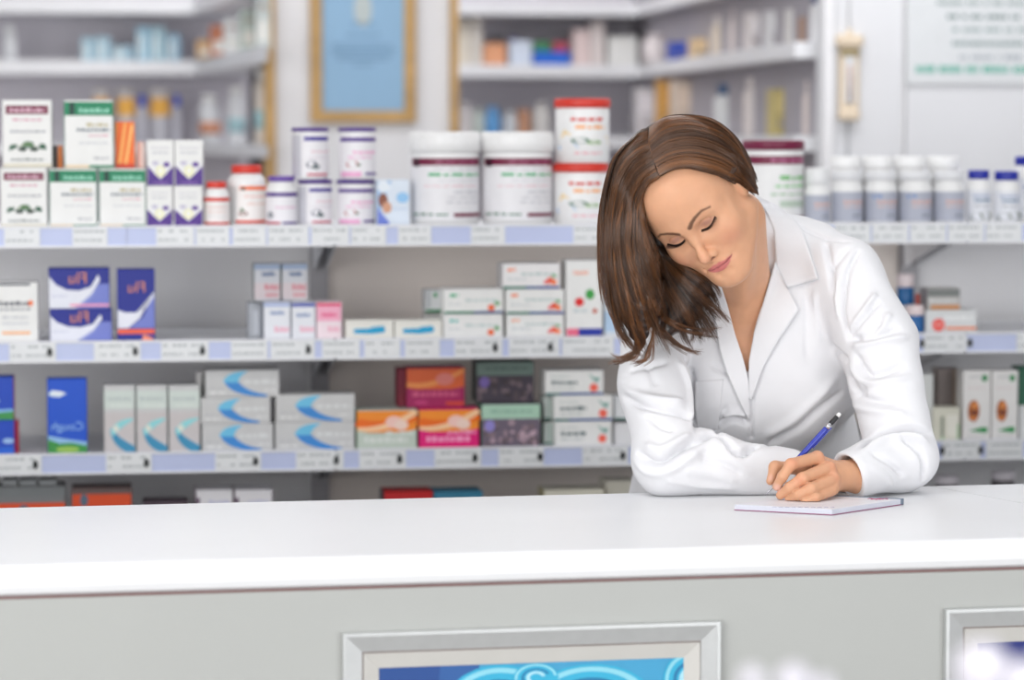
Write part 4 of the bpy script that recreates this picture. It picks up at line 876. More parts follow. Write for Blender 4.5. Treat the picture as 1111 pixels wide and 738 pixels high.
def surface_nets(f, lo, hi, h, project=2):
    lo = np.array(lo, np.float32); B = 8
    nb = np.ceil((np.array(hi) - lo)/(h*B)).astype(int)
    g = np.stack(np.meshgrid(*[np.arange(n) for n in nb], indexing='ij'), -1).reshape(-1, 3)
    fc = f((lo + (g + .5)*B*h).astype(np.float32))
    V = np.repeat(np.repeat(np.repeat(np.where(fc < 0, -1, 1).astype(np.float32).reshape(nb), B, 0), B, 1), B, 2)
    near = g[np.abs(fc) < B*h*1.15]
    off = np.stack(np.meshgrid(*[np.arange(B)]*3, indexing='ij'), -1).reshape(-1, 3)
    for s in range(0, len(near), 1500):
        gi = near[s:s+1500]; I = (gi[:, None, :]*B + off[None]).reshape(-1, 3)
        V[I[:, 0], I[:, 1], I[:, 2]] = f(lo + I.astype(np.float32)*h)
    S = V < 0; n = np.array(V.shape)
    acc = np.zeros(n - 1, np.int8)
    for dx in (0, 1):
        for dy in (0, 1):
            for dz in (0, 1): acc += S[dx:n[0]-1+dx, dy:n[1]-1+dy, dz:n[2]-1+dz]
    C = np.argwhere((acc > 0) & (acc < 8)); idx = np.full(n - 1, -1, np.int32); idx[C[:, 0], C[:, 1], C[:, 2]] = np.arange(len(C))
    sm = np.zeros((len(C), 3), np.float32); cn = np.zeros(len(C), np.float32)
    cor = [(a, b, c) for a in (0, 1) for b in (0, 1) for c in (0, 1)]
    vals = {c: V[C[:, 0]+c[0], C[:, 1]+c[1], C[:, 2]+c[2]] for c in cor}
    for a in cor:
        for ax in range(3):
            if a[ax]: continue
            b = list(a); b[ax] = 1; b = tuple(b); va, vb = vals[a], vals[b]; m = (va < 0) != (vb < 0)
            t = np.where(m, va/np.where(m, va - vb, 1), 0); p = np.zeros((len(C), 3), np.float32); p[:] = a; p[:, ax] += t
            sm[m] += p[m]; cn[m] += 1
    Vt = lo + (C + sm/cn[:, None])*h
    quads = []
    for ax in range(3):
        o1, o2 = (ax+1) % 3, (ax+2) % 3
        sl0 = [slice(None)]*3; sl1 = [slice(None)]*3; sl0[ax] = slice(0, -1); sl1[ax] = slice(1, None)
        A = S[tuple(sl0)]; Bq = S[tuple(sl1)]; E = np.argwhere(A != Bq)
        E = E[(E[:, o1] > 0) & (E[:, o2] > 0) & (E[:, o1] < n[o1]-1) & (E[:, o2] < n[o2]-1)]
        fl = A[E[:, 0], E[:, 1], E[:, 2]]
        def at(d1, d2):
            q = E.copy(); q[:, o1] -= d1; q[:, o2] -= d2; return idx[q[:, 0], q[:, 1], q[:, 2]]
        q = np.stack([at(1, 1), at(0, 1), at(0, 0), at(1, 0)], 1)
        q[~fl] = q[~fl][:, ::-1]; quads.append(q)
    Q = np.concatenate(quads); Q = Q[(Q >= 0).all(1)]
    for _ in range(project):
        e = h*.35; d = f(Vt); gr = np.stack([f(Vt + np.eye(3, dtype=np.float32)[i]*e) - d for i in range(3)], 1)/e
        gn = np.maximum((gr**2).sum(1), .15); stp = np.clip(d/gn, -h*.6, h*.6); Vt = Vt - gr*stp[:, None]
    return Vt.astype(np.float32), Q
def np_mesh(name, V, F, material, parent=None, col=None, smooth=True):
    me = bpy.data.meshes.new(name); F = np.asarray(F, np.int32); k = F.shape[1]
    me.vertices.add(len(V)); me.vertices.foreach_set('co', np.asarray(V, np.float32).ravel())
    me.loops.add(F.size); me.loops.foreach_set('vertex_index', F.ravel())
    me.polygons.add(len(F)); me.polygons.foreach_set('loop_start', np.arange(0, F.size, k, dtype=np.int32)); me.polygons.foreach_set('loop_total', np.full(len(F), k, np.int32))
    me.polygons.foreach_set('use_smooth', np.full(len(F), smooth)); me.update(calc_edges=True)
    if col is not None:
        a = me.color_attributes.new('Col', 'FLOAT_COLOR', 'POINT'); a.data.foreach_set('color', np.concatenate([col, np.ones((len(V), 1))], 1).astype(np.float32).ravel())
    me.materials.append(material); o = bpy.data.objects.new(name, me); COL.objects.link(o)
    if parent is not None:
        o.parent = parent; o.matrix_parent_inverse = Matrix.Translation(parent.location).inverted()
    return o
def trace(f, px, py, d0=4.15, d1=4.85, iters=48):
    """where the front view ray through a point first meets a surface -> depth along y (nan on a miss)"""
    R_ = np.stack([ray(a, b) for a, b in zip(px, py)]).astype(np.float32); D = np.full(len(R_), d0, np.float32)
    for _ in range(iters):
        D = np.minimum(D + f((CAM + D[:, None]*R_).astype(np.float32))*.8, d1)
    D[D > d1 - .002] = np.nan
    return D, R_
def gradn(f, P, e=.002):
    d = f(P); g_ = np.stack([f((P + np.eye(3, dtype=np.float32)[i]*e).astype(np.float32)) - d for i in range(3)], 1)
    return g_/np.maximum(np.linalg.norm(g_, axis=1, keepdims=True), 1e-6)

def Wf(px, py, D): return Wp(px, py, D).astype(np.float32)

# ---------------------------------------------------------------- head (face axes: x to the picture's right, y out of the face, z up the face; origin between the eyes)
def rotm(a, b, c):
    Cc, Ss = math.cos, math.sin
    Rz = np.array([[Cc(a), -Ss(a), 0], [Ss(a), Cc(a), 0], [0, 0, 1]]); Rx = np.array([[1, 0, 0], [0, Cc(b), -Ss(b)], [0, Ss(b), Cc(b)]]); Ry = np.array([[Cc(c), 0, Ss(c)], [0, 1, 0], [-Ss(c), 0, Cc(c)]])
    return Ry @ Rx @ Rz
HR = rotm(math.radians(31), math.radians(-17), math.radians(-42.0))
HM = (np.diag([1, -1, 1]) @ HR).astype(np.float32)         # face axes -> world
HO = Wf(750.5, 251.5, 4.395)
def to_face(P): return (P - HO) @ HM
def from_face(q): return np.asarray(q, np.float32) @ HM.T + HO

def sym(P): q = P.copy(); q[:, 0] = np.abs(q[:, 0]); return q
def head_f(P):
    q = sym(P); x, y, z = P[:, 0], P[:, 1], P[:, 2]
    d = ell(P, (0, -.088, .040), (.073, .094, .088))
    d = smin(d, ell(P, (0, -.048, .040), (.063, .062, .062)), .03)
    d = smin(d, ell(P, (0, -.046, -.022), (.058, .052, .072)), .03)
    d = smin(d, sph(q, (.040, -.022, -.028), .023), .03)
    d = smin(d, cap(q, (.054, -.072, -.046), (.020, -.016, -.094), .018, .015), .035)
    d = smin(d, ell(P, (0, -.010, -.098), (.020, .020, .018)), .025)
    d = smin(d, ell(P, (0, -.013, -.068), (.028, .024, .024)), .022)
    # brow, sockets, lids
    d = smin(d, cap(q, (.044, -.016, .017), (.010, .000, .013), .008, .008), .022)
    d = smax(d, -ell(q, (.031, .014, -.001), (.019, .0155, .0105)), .016)
    d = smin(d, ell(q, (.0315, -.0118, -.0015), (.0160, .0145, .0125)), .0045)
    # nose
    n = chain(P, [((0, -.001, .014), .0070), ((0, .0115, -.012), .0058), ((0, .0215, -.033), .0070), ((0, .0250, -.0385), .0082)], .006)
    n = smin(n, sph(q, (.0098, .0125, -.0425), .0066), .008)
    n = smin(n, cap(P, (0, .018, -.045), (0, .006, -.050), .0052, .005), .006)
    d = smin(d, n, .010)
    d = smax(d, -ell(q, (.0064, .0165, -.0475), (.0034, .0050, .0034)), .002)
    # lips, drawn a little to one side by her faint smile
    P = P - np.array([.0038, 0, 0], np.float32); q = sym(P)
    d = smin(d, ell(q, (.0052, .0098, -.0630), (.0115, .0060, .0044)), .005)
    d = smin(d, cap(q, (.0, .0098, -.0648), (.0205, .0020, -.0660), .0042, .0024), .004)
    d = smin(d, cap(q, (.0, .0092, -.0722), (.0145, .0048, -.0695), .0056, .0034), .004)
    d = smax(d, -cap(q, (0, .0162, -.0670), (.0245, .0045, -.0663), .0011, .0009), .0022)
    d = smax(d, -cap(P, (0, .0195, -.0535), (0, .0190, -.0595), .0022, .0026), .004)
    d = smax(d, -cap(q, (0, .0170, -.0815), (.010, .0140, -.0815), .0040, .003), .008)
    d = smax(d, -sph(q, (.0275, .0045, -.0655), .0026), .006)
    P = P + np.array([.0038, 0, 0], np.float32); q = sym(P)
    # lid crease and lash groove
    cr = [(.0185, .0010, .0050), (.026, .0035, .0078), (.036, .0010, .0070), (.0455, -.0060, .0020)]
    for a, b in zip(cr[:-1], cr[1:]): d = smax(d, -cap(q, a, b, .0008), .0022)
    # ear
    e = smax(ell(q, (.0715, -.086, -.006), (.0070, .014, .022)), -ell(q, (.0785, -.084, -.004), (.0045, .009, .016)), .004)
    d = smin(d, e, .006)
    return d

# joints
NB = from_face([[0, -.095, -.050]])[0]
C_NECK = Wf(803, 318, 4.650)
SL_, SR_J = Wf(712, 328, 4.66), Wf(915, 298, 4.640)
EL_, ER_ = Wf(725, 501, 4.445), Wf(979, 495, 4.475)
WL_, WR_ = Wf(856, 514, 4.465), Wf(926, 514, 4.385)

def torso_f(P):
    d = ell(P, Wf(813, 392, 4.695), (.165, .112, .165))
    d = smin(d, ell(P, Wf(812, 490, 4.800), (.185, .110, .21)), .08)
    d = smin(d, ell(P, Wf(806, 590, 4.880), (.205, .105, .24)), .08)
    d = smin(d, sph(P, Wf(768, 428, 4.660), .064), .06); d = smin(d, sph(P, Wf(868, 420, 4.662), .066), .06)
    d = smin(d, cap(P, Wf(870, 330, 4.680), Wf(905, 400, 4.700), .060, .062), .05)
    d = smin(d, chain(P, [(Wf(836, 267, 4.680), .0470), (Wf(882, 277, 4.685), .0500), (SR_J, .0565)], .02), .03)
    d = smin(d, cap(P, Wf(786, 300, 4.690), SL_, .044, .052), .04)
    return d
AM_ = Wf(952, 372, 4.575)
def arms_f(P):
    ML_ = Wf(709, 418, 4.535)
    l = smin(cap(P, SL_, ML_, .054, .0525), cap(P, ML_, EL_, .0525, .0465), .015); l = smin(l, cap(P, EL_, WL_, .0465, .037), .03)
    l = smin(l, ell(P, Wf(773, 492, 4.462), (.032, .032, .030)), .03)
    r = smin(cap(P, SR_J, AM_, .0560, .0605), cap(P, AM_, ER_, .0605, .051), .015)
    r = smin(r, cap(P, ER_, Wf(925, 514, 4.395), .0495, .036), .02)
    return l, r

# ---------------------------------------------------------------- writing hand
FJ = lambda px, py, D, r: (Wf(px, py, D), r)
def hand_f(P):
    wr = Wf(934, 516, 4.400)
    palm = chain(P, [(wr, .0235), (Wf(916, 517, 4.375), .0225)], .01)
    for (a, r) in ((Wf(887, 500, 4.345), .0105), (Wf(895, 511, 4.335), .0102), (Wf(898, 523, 4.325), .0100), (Wf(897, 533, 4.318), .0088)):
        palm = smin(palm, cap(P, Wf(914, 516, 4.375), a, .0175, r), .010)
    palm = smin(palm, ell(P, Wf(889, 515, 4.368), (.020, .020, .020)), .012)
    for a in (Wf(887, 495, 4.338), Wf(901, 506, 4.333), Wf(905, 519, 4.328), Wf(904, 531, 4.324)):
        palm = smin(palm, sph(P, a, .0078), .009)
    idx_ = chain(P, [FJ(886, 497, 4.338, .0100), FJ(858, 504, 4.303, .0087), FJ(849, 517, 4.303, .0076), FJ(842.5, 528, 4.311, .0064)], .004)
    mid_ = chain(P, [FJ(898, 508, 4.332, .0098), FJ(871, 519, 4.297, .0088), FJ(857, 529, 4.299, .0079), FJ(846.5, 537.5, 4.308, .0066)], .004)
    rng_ = chain(P, [FJ(902, 521, 4.324, .0094), FJ(880, 530, 4.291, .0086), FJ(866, 537, 4.293, .0075), FJ(856, 542, 4.303, .0062)], .004)
    pnk_ = chain(P, [FJ(902, 532.5, 4.318, .0084), FJ(885, 539.5, 4.291, .0074), FJ(874, 544, 4.292, .0064), FJ(866, 546, 4.302, .0052)], .004)
    th_ = chain(P, [FJ(903, 517, 4.378, .013), FJ(868, 508, 4.352, .0105), FJ(841, 507, 4.334, .0088), FJ(836, 522, 4.328, .0066)], .006)
    d = smin(palm, idx_, .0045)
    for f_ in (mid_, rng_, pnk_): d = smin(d, f_, .0016)
    d = smin(d, th_, .002)
    d = smin(d, cap(P, wr, Wf(970, 505, 4.455), .0245, .034), .02)
    return d
# the other hand lies folded behind the writing hand
def hand2_f(P):
    wr = Wf(862, 516, 4.480); d = cap(P, wr, Wf(890, 522, 4.485), .020, .020)
    d = smin(d, cap(P, WL_, wr, .028, .021), .02)
    for k, (ex, ey, eD, r) in enumerate(((929, 520, 4.470, .0086), (934, 522, 4.490, .009), (932, 523, 4.510, .0086), (926, 525, 4.528, .0076))):
        a = Wf(896, 519 + k, 4.465 + .017*k); m_ = Wf(914, 516 + k, 4.466 + .02*k); d = smin(d, chain(P, [(a, .011), (m_, .0095), (Wf(ex, ey, eD), r)], .004), .006)
    d = smin(d, chain(P, [(Wf(874, 520, 4.462), .012), (Wf(890, 526, 4.445), .0100), (Wf(904, 528, 4.440), .0085)], .004), .008)
    return d
def neck_f(P): return smin(cap(P, NB, C_NECK, .0440, .043), cap(P, Wf(799, 238, 4.565), Wf(806, 320, 4.655), .046, .044), .02)
def near(P, c, r): return ((P - c)**2).sum(1) < r*r
HC = from_face([[0, -.05, -.0]])[0]; HND = Wf(880, 520, 4.35); HND2 = Wf(895, 520, 4.48)
def body_f(P):
    P = P.astype(np.float32)
    d = torso_f(P) + .013
    l, r = arms_f(P); d = smin(d, smin(l, r, .001) + .025, .02)
    n = neck_f(P)
    n = smin(n, cap(P, from_face([[.060, -.085, -.045]])[0], Wf(804, 336, 4.605), .011, .006), .02)
    n = smin(n, cap(P, Wf(808, 338, 4.618), Wf(880, 312, 4.66), .004, .004), .035)
    n = smin(n, cap(P, Wf(792, 340, 4.618), Wf(730, 330, 4.68), .004, .004), .035)
    d = smin(d, n, .024)
    for f, c, rad, k, fr_ in ((head_f, HC, .19, .011, True), (hand_f, HND, .125, .006, False), (hand2_f, HND2, .11, .008, False)):
        m = near(P, c, rad)
        if m.any():
            Q = to_face(P[m]) if fr_ else P[m]; dd = d[m]
            v = f(Q.astype(np.float32)); nd = smin(dd, v, k)
            d[m] = nd
    return d
def on_top(px, py, z):
    r_ = ray(px, py); D = (z - 1.5)/r_[2]; return CAM + D*r_
PAD_T = .0088
nf, nl, nr = on_top(903, 559.5, ZC), on_top(796.5, 554, ZC), on_top(980, 548, ZC); nbk = nl + nr - nf
def on_pad(V): return poly2(V[:, 0].astype(np.float32), V[:, 1].astype(np.float32), [p[:2] for p in (nl, nf, nr, nbk)]) < .001
woman = empty('person', (float(Wf(815, 300, 4.8)[0]), 4.98, 0.0))
tag(woman, 'young woman with long brown hair in a white lab coat, leaning and writing', 'person')

M_SKIN = mat('skin', (222, 170, 138), 0.46, attr=True, noise=0.05, nscale=60, bump=0.05, bscale=700)
_b = M_SKIN.node_tree.nodes['Principled BSDF']; _b.inputs['Subsurface Weight'].default_value = .12; _b.inputs['Subsurface Radius'].default_value = (1.0, .35, .2); _b.inputs['Subsurface Scale'].default_value = .006; _b.inputs['Specular IOR Level'].default_value = .38
bV, bF = surface_nets(body_f, (.13, 4.20, .90), (.70, 5.02, 1.56), .0017)
# skin colour: blush, lips, brows, lids
def lerp(C, c, w): return C*(1-w[:, None]) + np.array(lin(c))*w[:, None]
def body_colour(V):
    q = to_face(V); s = sym(q); C = np.tile(np.array(lin((219, 165, 130))), (len(V), 1))
    def segd(P, pts): 
        d = None
        for a, b in zip(pts[:-1], pts[1:]):
            c = cap(P, a, b, 0.0); d = c if d is None else np.minimum(d, c)
        return d
    face = near(V, HC, .16)
    bl = np.exp(-(np.linalg.norm(s - np.array([.042, -.008, -.034]), axis=1)/.016)**2)*.42*face; C = lerp(C, (214, 122, 104), bl)
    C = lerp(C, (214, 142, 118), np.exp(-(np.linalg.norm(q - np.array([0, .030, -.040]), axis=1)/.010)**2)*.3*face)
    front = face & (q[:, 1] > -.03)
    ax, az = np.abs(q[:, 0]), q[:, 2]
    lp = poly2(q[:, 0] - .0038, az, [(-.0235, -.0652), (-.013, -.0612), (-.0048, -.0594), (0, -.0606), (.0048, -.0594), (.013, -.0612), (.0245, -.0646), (.016, -.0715), (.007, -.0752), (0, -.0757), (-.007, -.0752), (-.016, -.0715)])
    C = lerp(C, (192, 96, 104), np.clip(.5 - lp/.0014, 0, 1)*.80*front)
    def seg2(pts, sh=0.0):
        P3 = np.stack([np.abs(q[:, 0] - sh), az, 0*ax], 1).astype(np.float32); return segd(P3, [(a_, b_, 0) for a_, b_ in pts])
    ln = seg2([(0, -.0672), (.012, -.0668), (.0232, -.0655)], .0038); C = lerp(C, (118, 46, 54), np.clip(1.1 - ln/.0010, 0, 1)*.8*front)
    br = seg2([(.0110, .0140), (.0180, .0190), (.0275, .0228), (.0400, .0245), (.0510, .0200)]); t = np.clip((ax-.011)/.037, 0, 1); wd = .0034*(1-.62*t)
    C = lerp(C, (86, 56, 40), np.clip((wd + .0012 - br)/.0022, 0, 1)*.86*front)
    nz = np.linalg.norm((s - np.array([.0064, .0165, -.0475]))/np.array([.0040, .0060, .0040]), axis=1); C = lerp(C, (120, 56, 44), np.clip(1.45 - nz, 0, 1)*.85*front)  # shade of the nostril recess painted into the skin colour
    lid = np.linalg.norm((s - np.array([.0310, .0030, .0015]))/np.array([.017, .02, .0062]), axis=1)
    C = lerp(C, (150, 104, 94), np.clip(1.25 - lid, 0, 1)*.75*face)
    hd = near(V, HND, .12)
    for c in ((843.5, 529, 4.306), (835.0, 518, 4.318)):
        n_ = Wf(*c); C = lerp(C, (240, 196, 184), np.clip(1.5 - np.linalg.norm(V - n_, axis=1)/.0062, 0, 1)*.6*hd)
    for c in ((889, 494, 4.338), (901, 506, 4.33), (905, 519, 4.325), (860, 502, 4.298), (868, 522, 4.290)):
        C = lerp(C, (224, 140, 112), np.exp(-(np.linalg.norm(V - Wf(*c), axis=1)/.009)**2)*.4*hd)
    return C
_ot = (((bV[:, :2] - CTR.o) @ CTR.v) < CB + .004); bV[:, 2] = np.where(_ot, np.maximum(bV[:, 2], ZC + .0012), bV[:, 2])
bV[:, 2] = np.where(on_pad(bV), np.maximum(bV[:, 2], ZC + PAD_T + .0012), bV[:, 2])
body = np_mesh('body', bV, bF, M_SKIN, woman, body_colour(bV))
M_NAIL = mat('fingernail_pink', (236, 186, 172), .22, noise=.03, spec=.6)
for (px_, py_, ax_, rw, rl) in ((843.0, 528.0, (-.45, 0, -.9), .0042, .0056), (837.6, 517.5, (-.42, 0, -.9), .0040, .0056)):
    D_, R_n = trace(body_f, [px_], [py_], 4.2, 4.45); c_ = (CAM + D_[0]*R_n[0]); n_ = gradn(body_f, c_[None].astype(np.float32), .002)[0]
    l_ = np.array(ax_, float); l_ -= n_*(l_ @ n_); l_ /= np.linalg.norm(l_); w_ = np.cross(n_, l_)
    m = MB(); rings = 5; N_ = 14; V_ = [tuple(c_ + n_*.0006)]
    for i in range(1, rings+1):
        f_ = i/rings
        for k in range(N_):
            a_ = 2*math.pi*k/N_; V_.append(tuple(c_ + l_*rl*f_*math.cos(a_) + w_*rw*f_*math.sin(a_) + n_*(.0006 - .0016*(f_*math.sin(a_))**2 - .0006*f_**4)))
    m.v = V_
    for k in range(N_): m.f.append((0, 1+k, 1+(k+1) % N_)); m.c.append((255,)*3); m.sm.append(True)
    for i in range(rings-1):
        for k in range(N_): a_ = 1+i*N_+k; b_ = 1+i*N_+(k+1) % N_; m.f.append((a_, a_+N_, b_+N_, b_)); m.c.append((255,)*3); m.sm.append(True)
    o = m.build('fingernail', M_NAIL, body); o.matrix_parent_inverse = Matrix.Identity(4)

# lashes: fine curved hairs along the closed lid edge
def lashes():
    m = MB(); rnd = random.Random(5)
    for sx in (-1, 1):
        edge = []
        for k in range(13):
            t = k/12; x = .0165 + t*.0300; z = -.0042 - .0030*math.sin(math.pi*t**.8) + .0060*t*t; edge.append((x, z))
        P0 = []
        for x, z in edge:
            # front surface of the lid there
            ys = np.linspace(.03, -.02, 200); pp = np.stack([np.full(200, sx*x), ys, np.full(200, z)], 1).astype(np.float32)
            d = head_f(pp); i = int(np.argmax(d < 0)); P0.append((sx*x, float(ys[i]) + .0004, z))
        m.tube([tuple(from_face([p])[0]) for p in P0], [.0004] + [.0007]*11 + [.0006], (44, 28, 24), 6)
        for k in range(46):
            t = k/45*12; i = min(int(t), 11); f_ = t - i; p = [P0[i][j]*(1-f_) + P0[i+1][j]*f_ for j in range(3)]
            L = .0062 + .0028*(k/45); out = sx*(-.10 + .80*k/45)
            pts = []
            for s in (0, .5, 1): pts.append((p[0] + out*L*s*.8, p[1] + L*s*.80, p[2] - L*s*.55 + L*.35*s*s))
            m.tube([tuple(from_face([q])[0]) for q in pts], [.00042, .0003, .00012], (36, 24, 20), 4)
    o = m.build('eyelashes', mat('lash', (40, 26, 22), .5, attr=True)); o['kind'] = 'stuff'; o.parent = woman; o.matrix_parent_inverse = Matrix.Translation(woman.location).inverted()
lashes()
# ================================================================ hair
def hair_f(P):
    """soft volume of the hair: cap over the skull and the curtain falling beside the face"""
    q = to_face(P)
    c = ell(q, (0, -.090, .044), (.082, .104, .097)); c = smin(c, ell(q, (0, -.052, .050), (.071, .068, .068)), .03)
    c = smin(c, chain(q, [((.066, -.060, .050), .012), ((.076, -.080, .028), .013), ((.079, -.105, .004), .012)], .01), .012)
    px, py = to_px(P)
    win = poly2(px, py, [(716, 191), (729, 184), (745, 181.5), (773, 187.5), (797, 200), (808, 205), (811, 214), (818, 224), (860, 232), (860, 360), (790, 350), (745, 300), (722, 280), (706, 262), (699, 248), (696, 236), (695, 214), (700, 202)])*(4.4/F_PX)
    cutd = smax(win, (P[:, 1] - 4.50), .004)
    c = smax(c, -cutd, .004)
    c = smax(c, -(q[:, 2] + .055), .02)
    a = chain(P, [(Wf(696, 190, 4.450), .045), (Wf(683, 240, 4.425), .036), (Wf(686, 285, 4.415), .037), (Wf(692, 325, 4.415), .034), (Wf(693, 360, 4.425), .016)], .02)
    a = smax(a, -cutd, .004)
    b = chain(P, [(Wf(728, 275, 4.510), .032), (Wf(742, 312, 4.490), .038), (Wf(736, 338, 4.475), .026), (Wf(724, 358, 4.460), .012)], .02)
    back = chain(P, [(Wf(700, 200, 4.50), .055), (Wf(705, 260, 4.52), .048), (Wf(715, 320, 4.50), .036)], .02)
    d = smin(c, a, .015); d = smin(d, b, .012); d = smin(d, back, .02)
    part = cap(P, from_face([[.004, .018, .100]])[0], from_face([[.0, -.040, .142]])[0], .0012, .0012)
    d = smax(d, -part, .003)
    return d
hV, hF = surface_nets(hair_f, (.10, 4.25, 1.10), (.45, 4.72, 1.58), .0026)
M_HAIR = mat('brown_hair', (86, 56, 38), 0.30, attr=True, spec=.55)
_n = M_HAIR.node_tree; _pb = _n.nodes['Principled BSDF']; _pb.inputs['Anisotropic'].default_value = .3
hq = to_face(hV)
streak = .5 + .5*np.sin(hq[:, 0]*520 + 9*np.sin(hq[:, 2]*22) + hq[:, 1]*240)
hcol = np.array(lin((44, 28, 20)))*(1-streak[:, None]*.6) + np.array(lin((82, 54, 36)))*streak[:, None]*.6
hair = np_mesh('hair', hV + (gradn(hair_f, hV)*((streak-.7)*.0016)[:, None]).astype(np.float32), hF, M_HAIR, woman, hcol)

def catmull(P, n):
    P = np.asarray(P, float); m = len(P); out = []
    for t in np.linspace(0, m-1, n):
        i = min(int(t), m-2); f_ = t-i; p0, p1, p2, p3 = P[max(i-1, 0)], P[i], P[i+1], P[min(i+2, m-1)]
        out.append(.5*((2*p1) + (-p0+p2)*f_ + (2*p0-5*p1+4*p2-p3)*f_**2 + (-p0+3*p1-3*p2+p3)*f_**3))
    return np.array(out)
NS = 26
GUIDES = {
 'right': [[(716,192),(728,185),(745,182),(772,187),(799,198),(821,213)], [(713,183),(728,175),(750,172),(780,179),(805,194),(822,212)], [(708,170),(728,158),(758,156),(788,167),(809,186),(822,209)],
           [(705,158),(722,145),(750,141),(782,151),(806,172),(821,202)], [(704,148),(720,134),(745,130),(776,138),(801,160),(819,193)], [(705,139),(722,127.5),(748,125.5),(774,131),(797,150),(815,182)]],
 'left': [[(715,193),(704,202),(698,216),(697,238),(704,262),(716,290),(733,322),(742,352)], [(713,187),(699,198),(690,220),(688,258),(696,300),(710,345),(722,376)], [(709,174),(691,188),(678,216),(673,262),(679,308),(692,352),(703,384)],
          [(705,160),(685,173),(668,206),(662,252),(666,302),(676,350),(695,389)], [(703,148),(684,158),(665,188),(658.5,238),(660,292),(667,343),(688,389)], [(704,139),(688,146),(667,170),(657.5,215),(657,268),(661,325),(676,380)]],
 'under': [[(722,276),(744,292),(764,301),(781,316),(787,338)], [(717,280),(735,300),(754,322),(771,342),(781,356)], [(712,285),(724,312),(739,338),(753,362),(764,380)], [(706,282),(713,312),(722,345),(731,378)]],
}
def strand_set(guides, count, seed, jit=1.6, short=.25, lift=(0.0002, .0030), spread_end=4.0, clump=22, wave=1.0):
    rnd = np.random.default_rng(seed); G = [catmull(g_, NS) for g_ in guides]; out = []
    nc = max(6, int(count/clump)); uc = np.sort(rnd.random(nc))*(len(G)-1); cph = rnd.random((nc, 4))*6.28; camp = rnd.normal(size=(nc, 2))*jit*wave; cend = rnd.normal(size=(nc, 2))*spread_end; cl = 1 - short*rnd.random(nc)
    s = np.linspace(0, 1, NS); cid = []
    for k in range(count):
        c_ = rnd.integers(nc); cid.append(c_); du = rnd.normal()*(len(G)-1)/nc*1.1
        conv = 1 - .62*s**1.6; uu = np.clip(uc[c_] + du*conv, 0, len(G)-1.0001); ii = uu.astype(int); ff = (uu-ii)[:, None]
        GA = np.array(G); ar = np.arange(NS); p = GA[ii, ar]*(1-ff) + GA[np.minimum(ii+1, len(G)-1), ar]*ff
        w = (s**1.3*1.6)[:, None]
        p = p + w*np.stack([camp[c_, 0]*np.sin(s*4.2 + cph[c_, 0]), camp[c_, 1]*.4*np.sin(s*3 + cph[c_, 1])], 1)
        p = p + (s**3)[:, None]*cend[c_] + (rnd.normal(size=2)*jit*.45)*(np.minimum(s*4, 1)*(1-.5*s))[:, None] + (s**5)[:, None]*rnd.normal(size=2)*spread_end*.35
        L = min(1, cl[c_]*(1 - .10*rnd.random()**2)); ss = s*L*(NS-1); ii = np.minimum(ss.astype(int), NS-2); ff = (ss-ii)[:, None]
        p = p[ii]*(1-ff) + p[ii+1]*ff
        out.append(p)
    P = np.array(out); cid = np.array(cid); clf = rnd.random(nc)[cid][:, None]; lf = (lift[0] + (lift[1]-lift[0])*(.7*clf + .3*rnd.random((count, 1))))*(.35 + .65*np.linspace(0, 1, NS)[None])
    return P, lf, cid
def strands_to_3d(P, lf):
    n = P.shape[0]; D, R_ = trace(hair_f, P[..., 0].ravel(), P[..., 1].ravel(), 4.20, 4.72, 40)
    fv = hair_f((CAM + np.nan_to_num(D, nan=4.4)[:, None]*R_).astype(np.float32)); D[(fv > .0025) | (D > 4.56)] = np.nan
    D = D.reshape(n, NS); R_ = R_.reshape(n, NS, 3)
    for j in range(n):
        d = D[j]; ok = ~np.isnan(d)
        if ok.sum() < 3: D[j] = 4.42; continue
        d = np.interp(np.arange(NS), np.arange(NS)[ok], d[ok])
        pad = np.concatenate([[d[0]]*2, d, [d[-1]]*2]); D[j] = np.convolve(pad, [.1, .25, .3, .25, .1], 'valid')
    X = CAM + D[..., None]*R_
    g_ = gradn(hair_f, X.reshape(-1, 3).astype(np.float32), .004).reshape(n, NS, 3)
    fx = hair_f(X.reshape(-1, 3).astype(np.float32)).reshape(n, NS); lim = .0024 + .050*np.linspace(0, 1, NS)[None]**3; X = X - g_*np.maximum(fx - lim, 0)[..., None]*.9
    return X + g_*lf[..., None]
def tubes_np(X, rad, cols):
    """X (n,s,3) strands -> triangular tubes"""
    n, s, _ = X.shape; T_ = np.gradient(X, axis=1); T_ /= np.maximum(np.linalg.norm(T_, axis=2, keepdims=True), 1e-9)
    ref = np.array([.13, -1.0, .21]); A = np.cross(T_, ref); A /= np.maximum(np.linalg.norm(A, axis=2, keepdims=True), 1e-9); Bv = np.cross(T_, A)
    V = np.empty((n, s, 3, 3)); 
    for k in range(3):
        a = 2*math.pi*k/3 + .5; V[:, :, k] = X + rad[..., None]*(A*math.cos(a) + Bv*math.sin(a))
    base = (np.arange(n)[:, None]*s + np.arange(s-1)[None])*3; F_ = []
    for k in range(3):
        k2 = (k+1) % 3; F_.append(np.stack([base+k, base+k2, base+3+k2, base+3+k], -1).reshape(-1, 4))
    C = np.repeat(cols, s*3, axis=0)
    return V.reshape(-1, 3), np.concatenate(F_), C
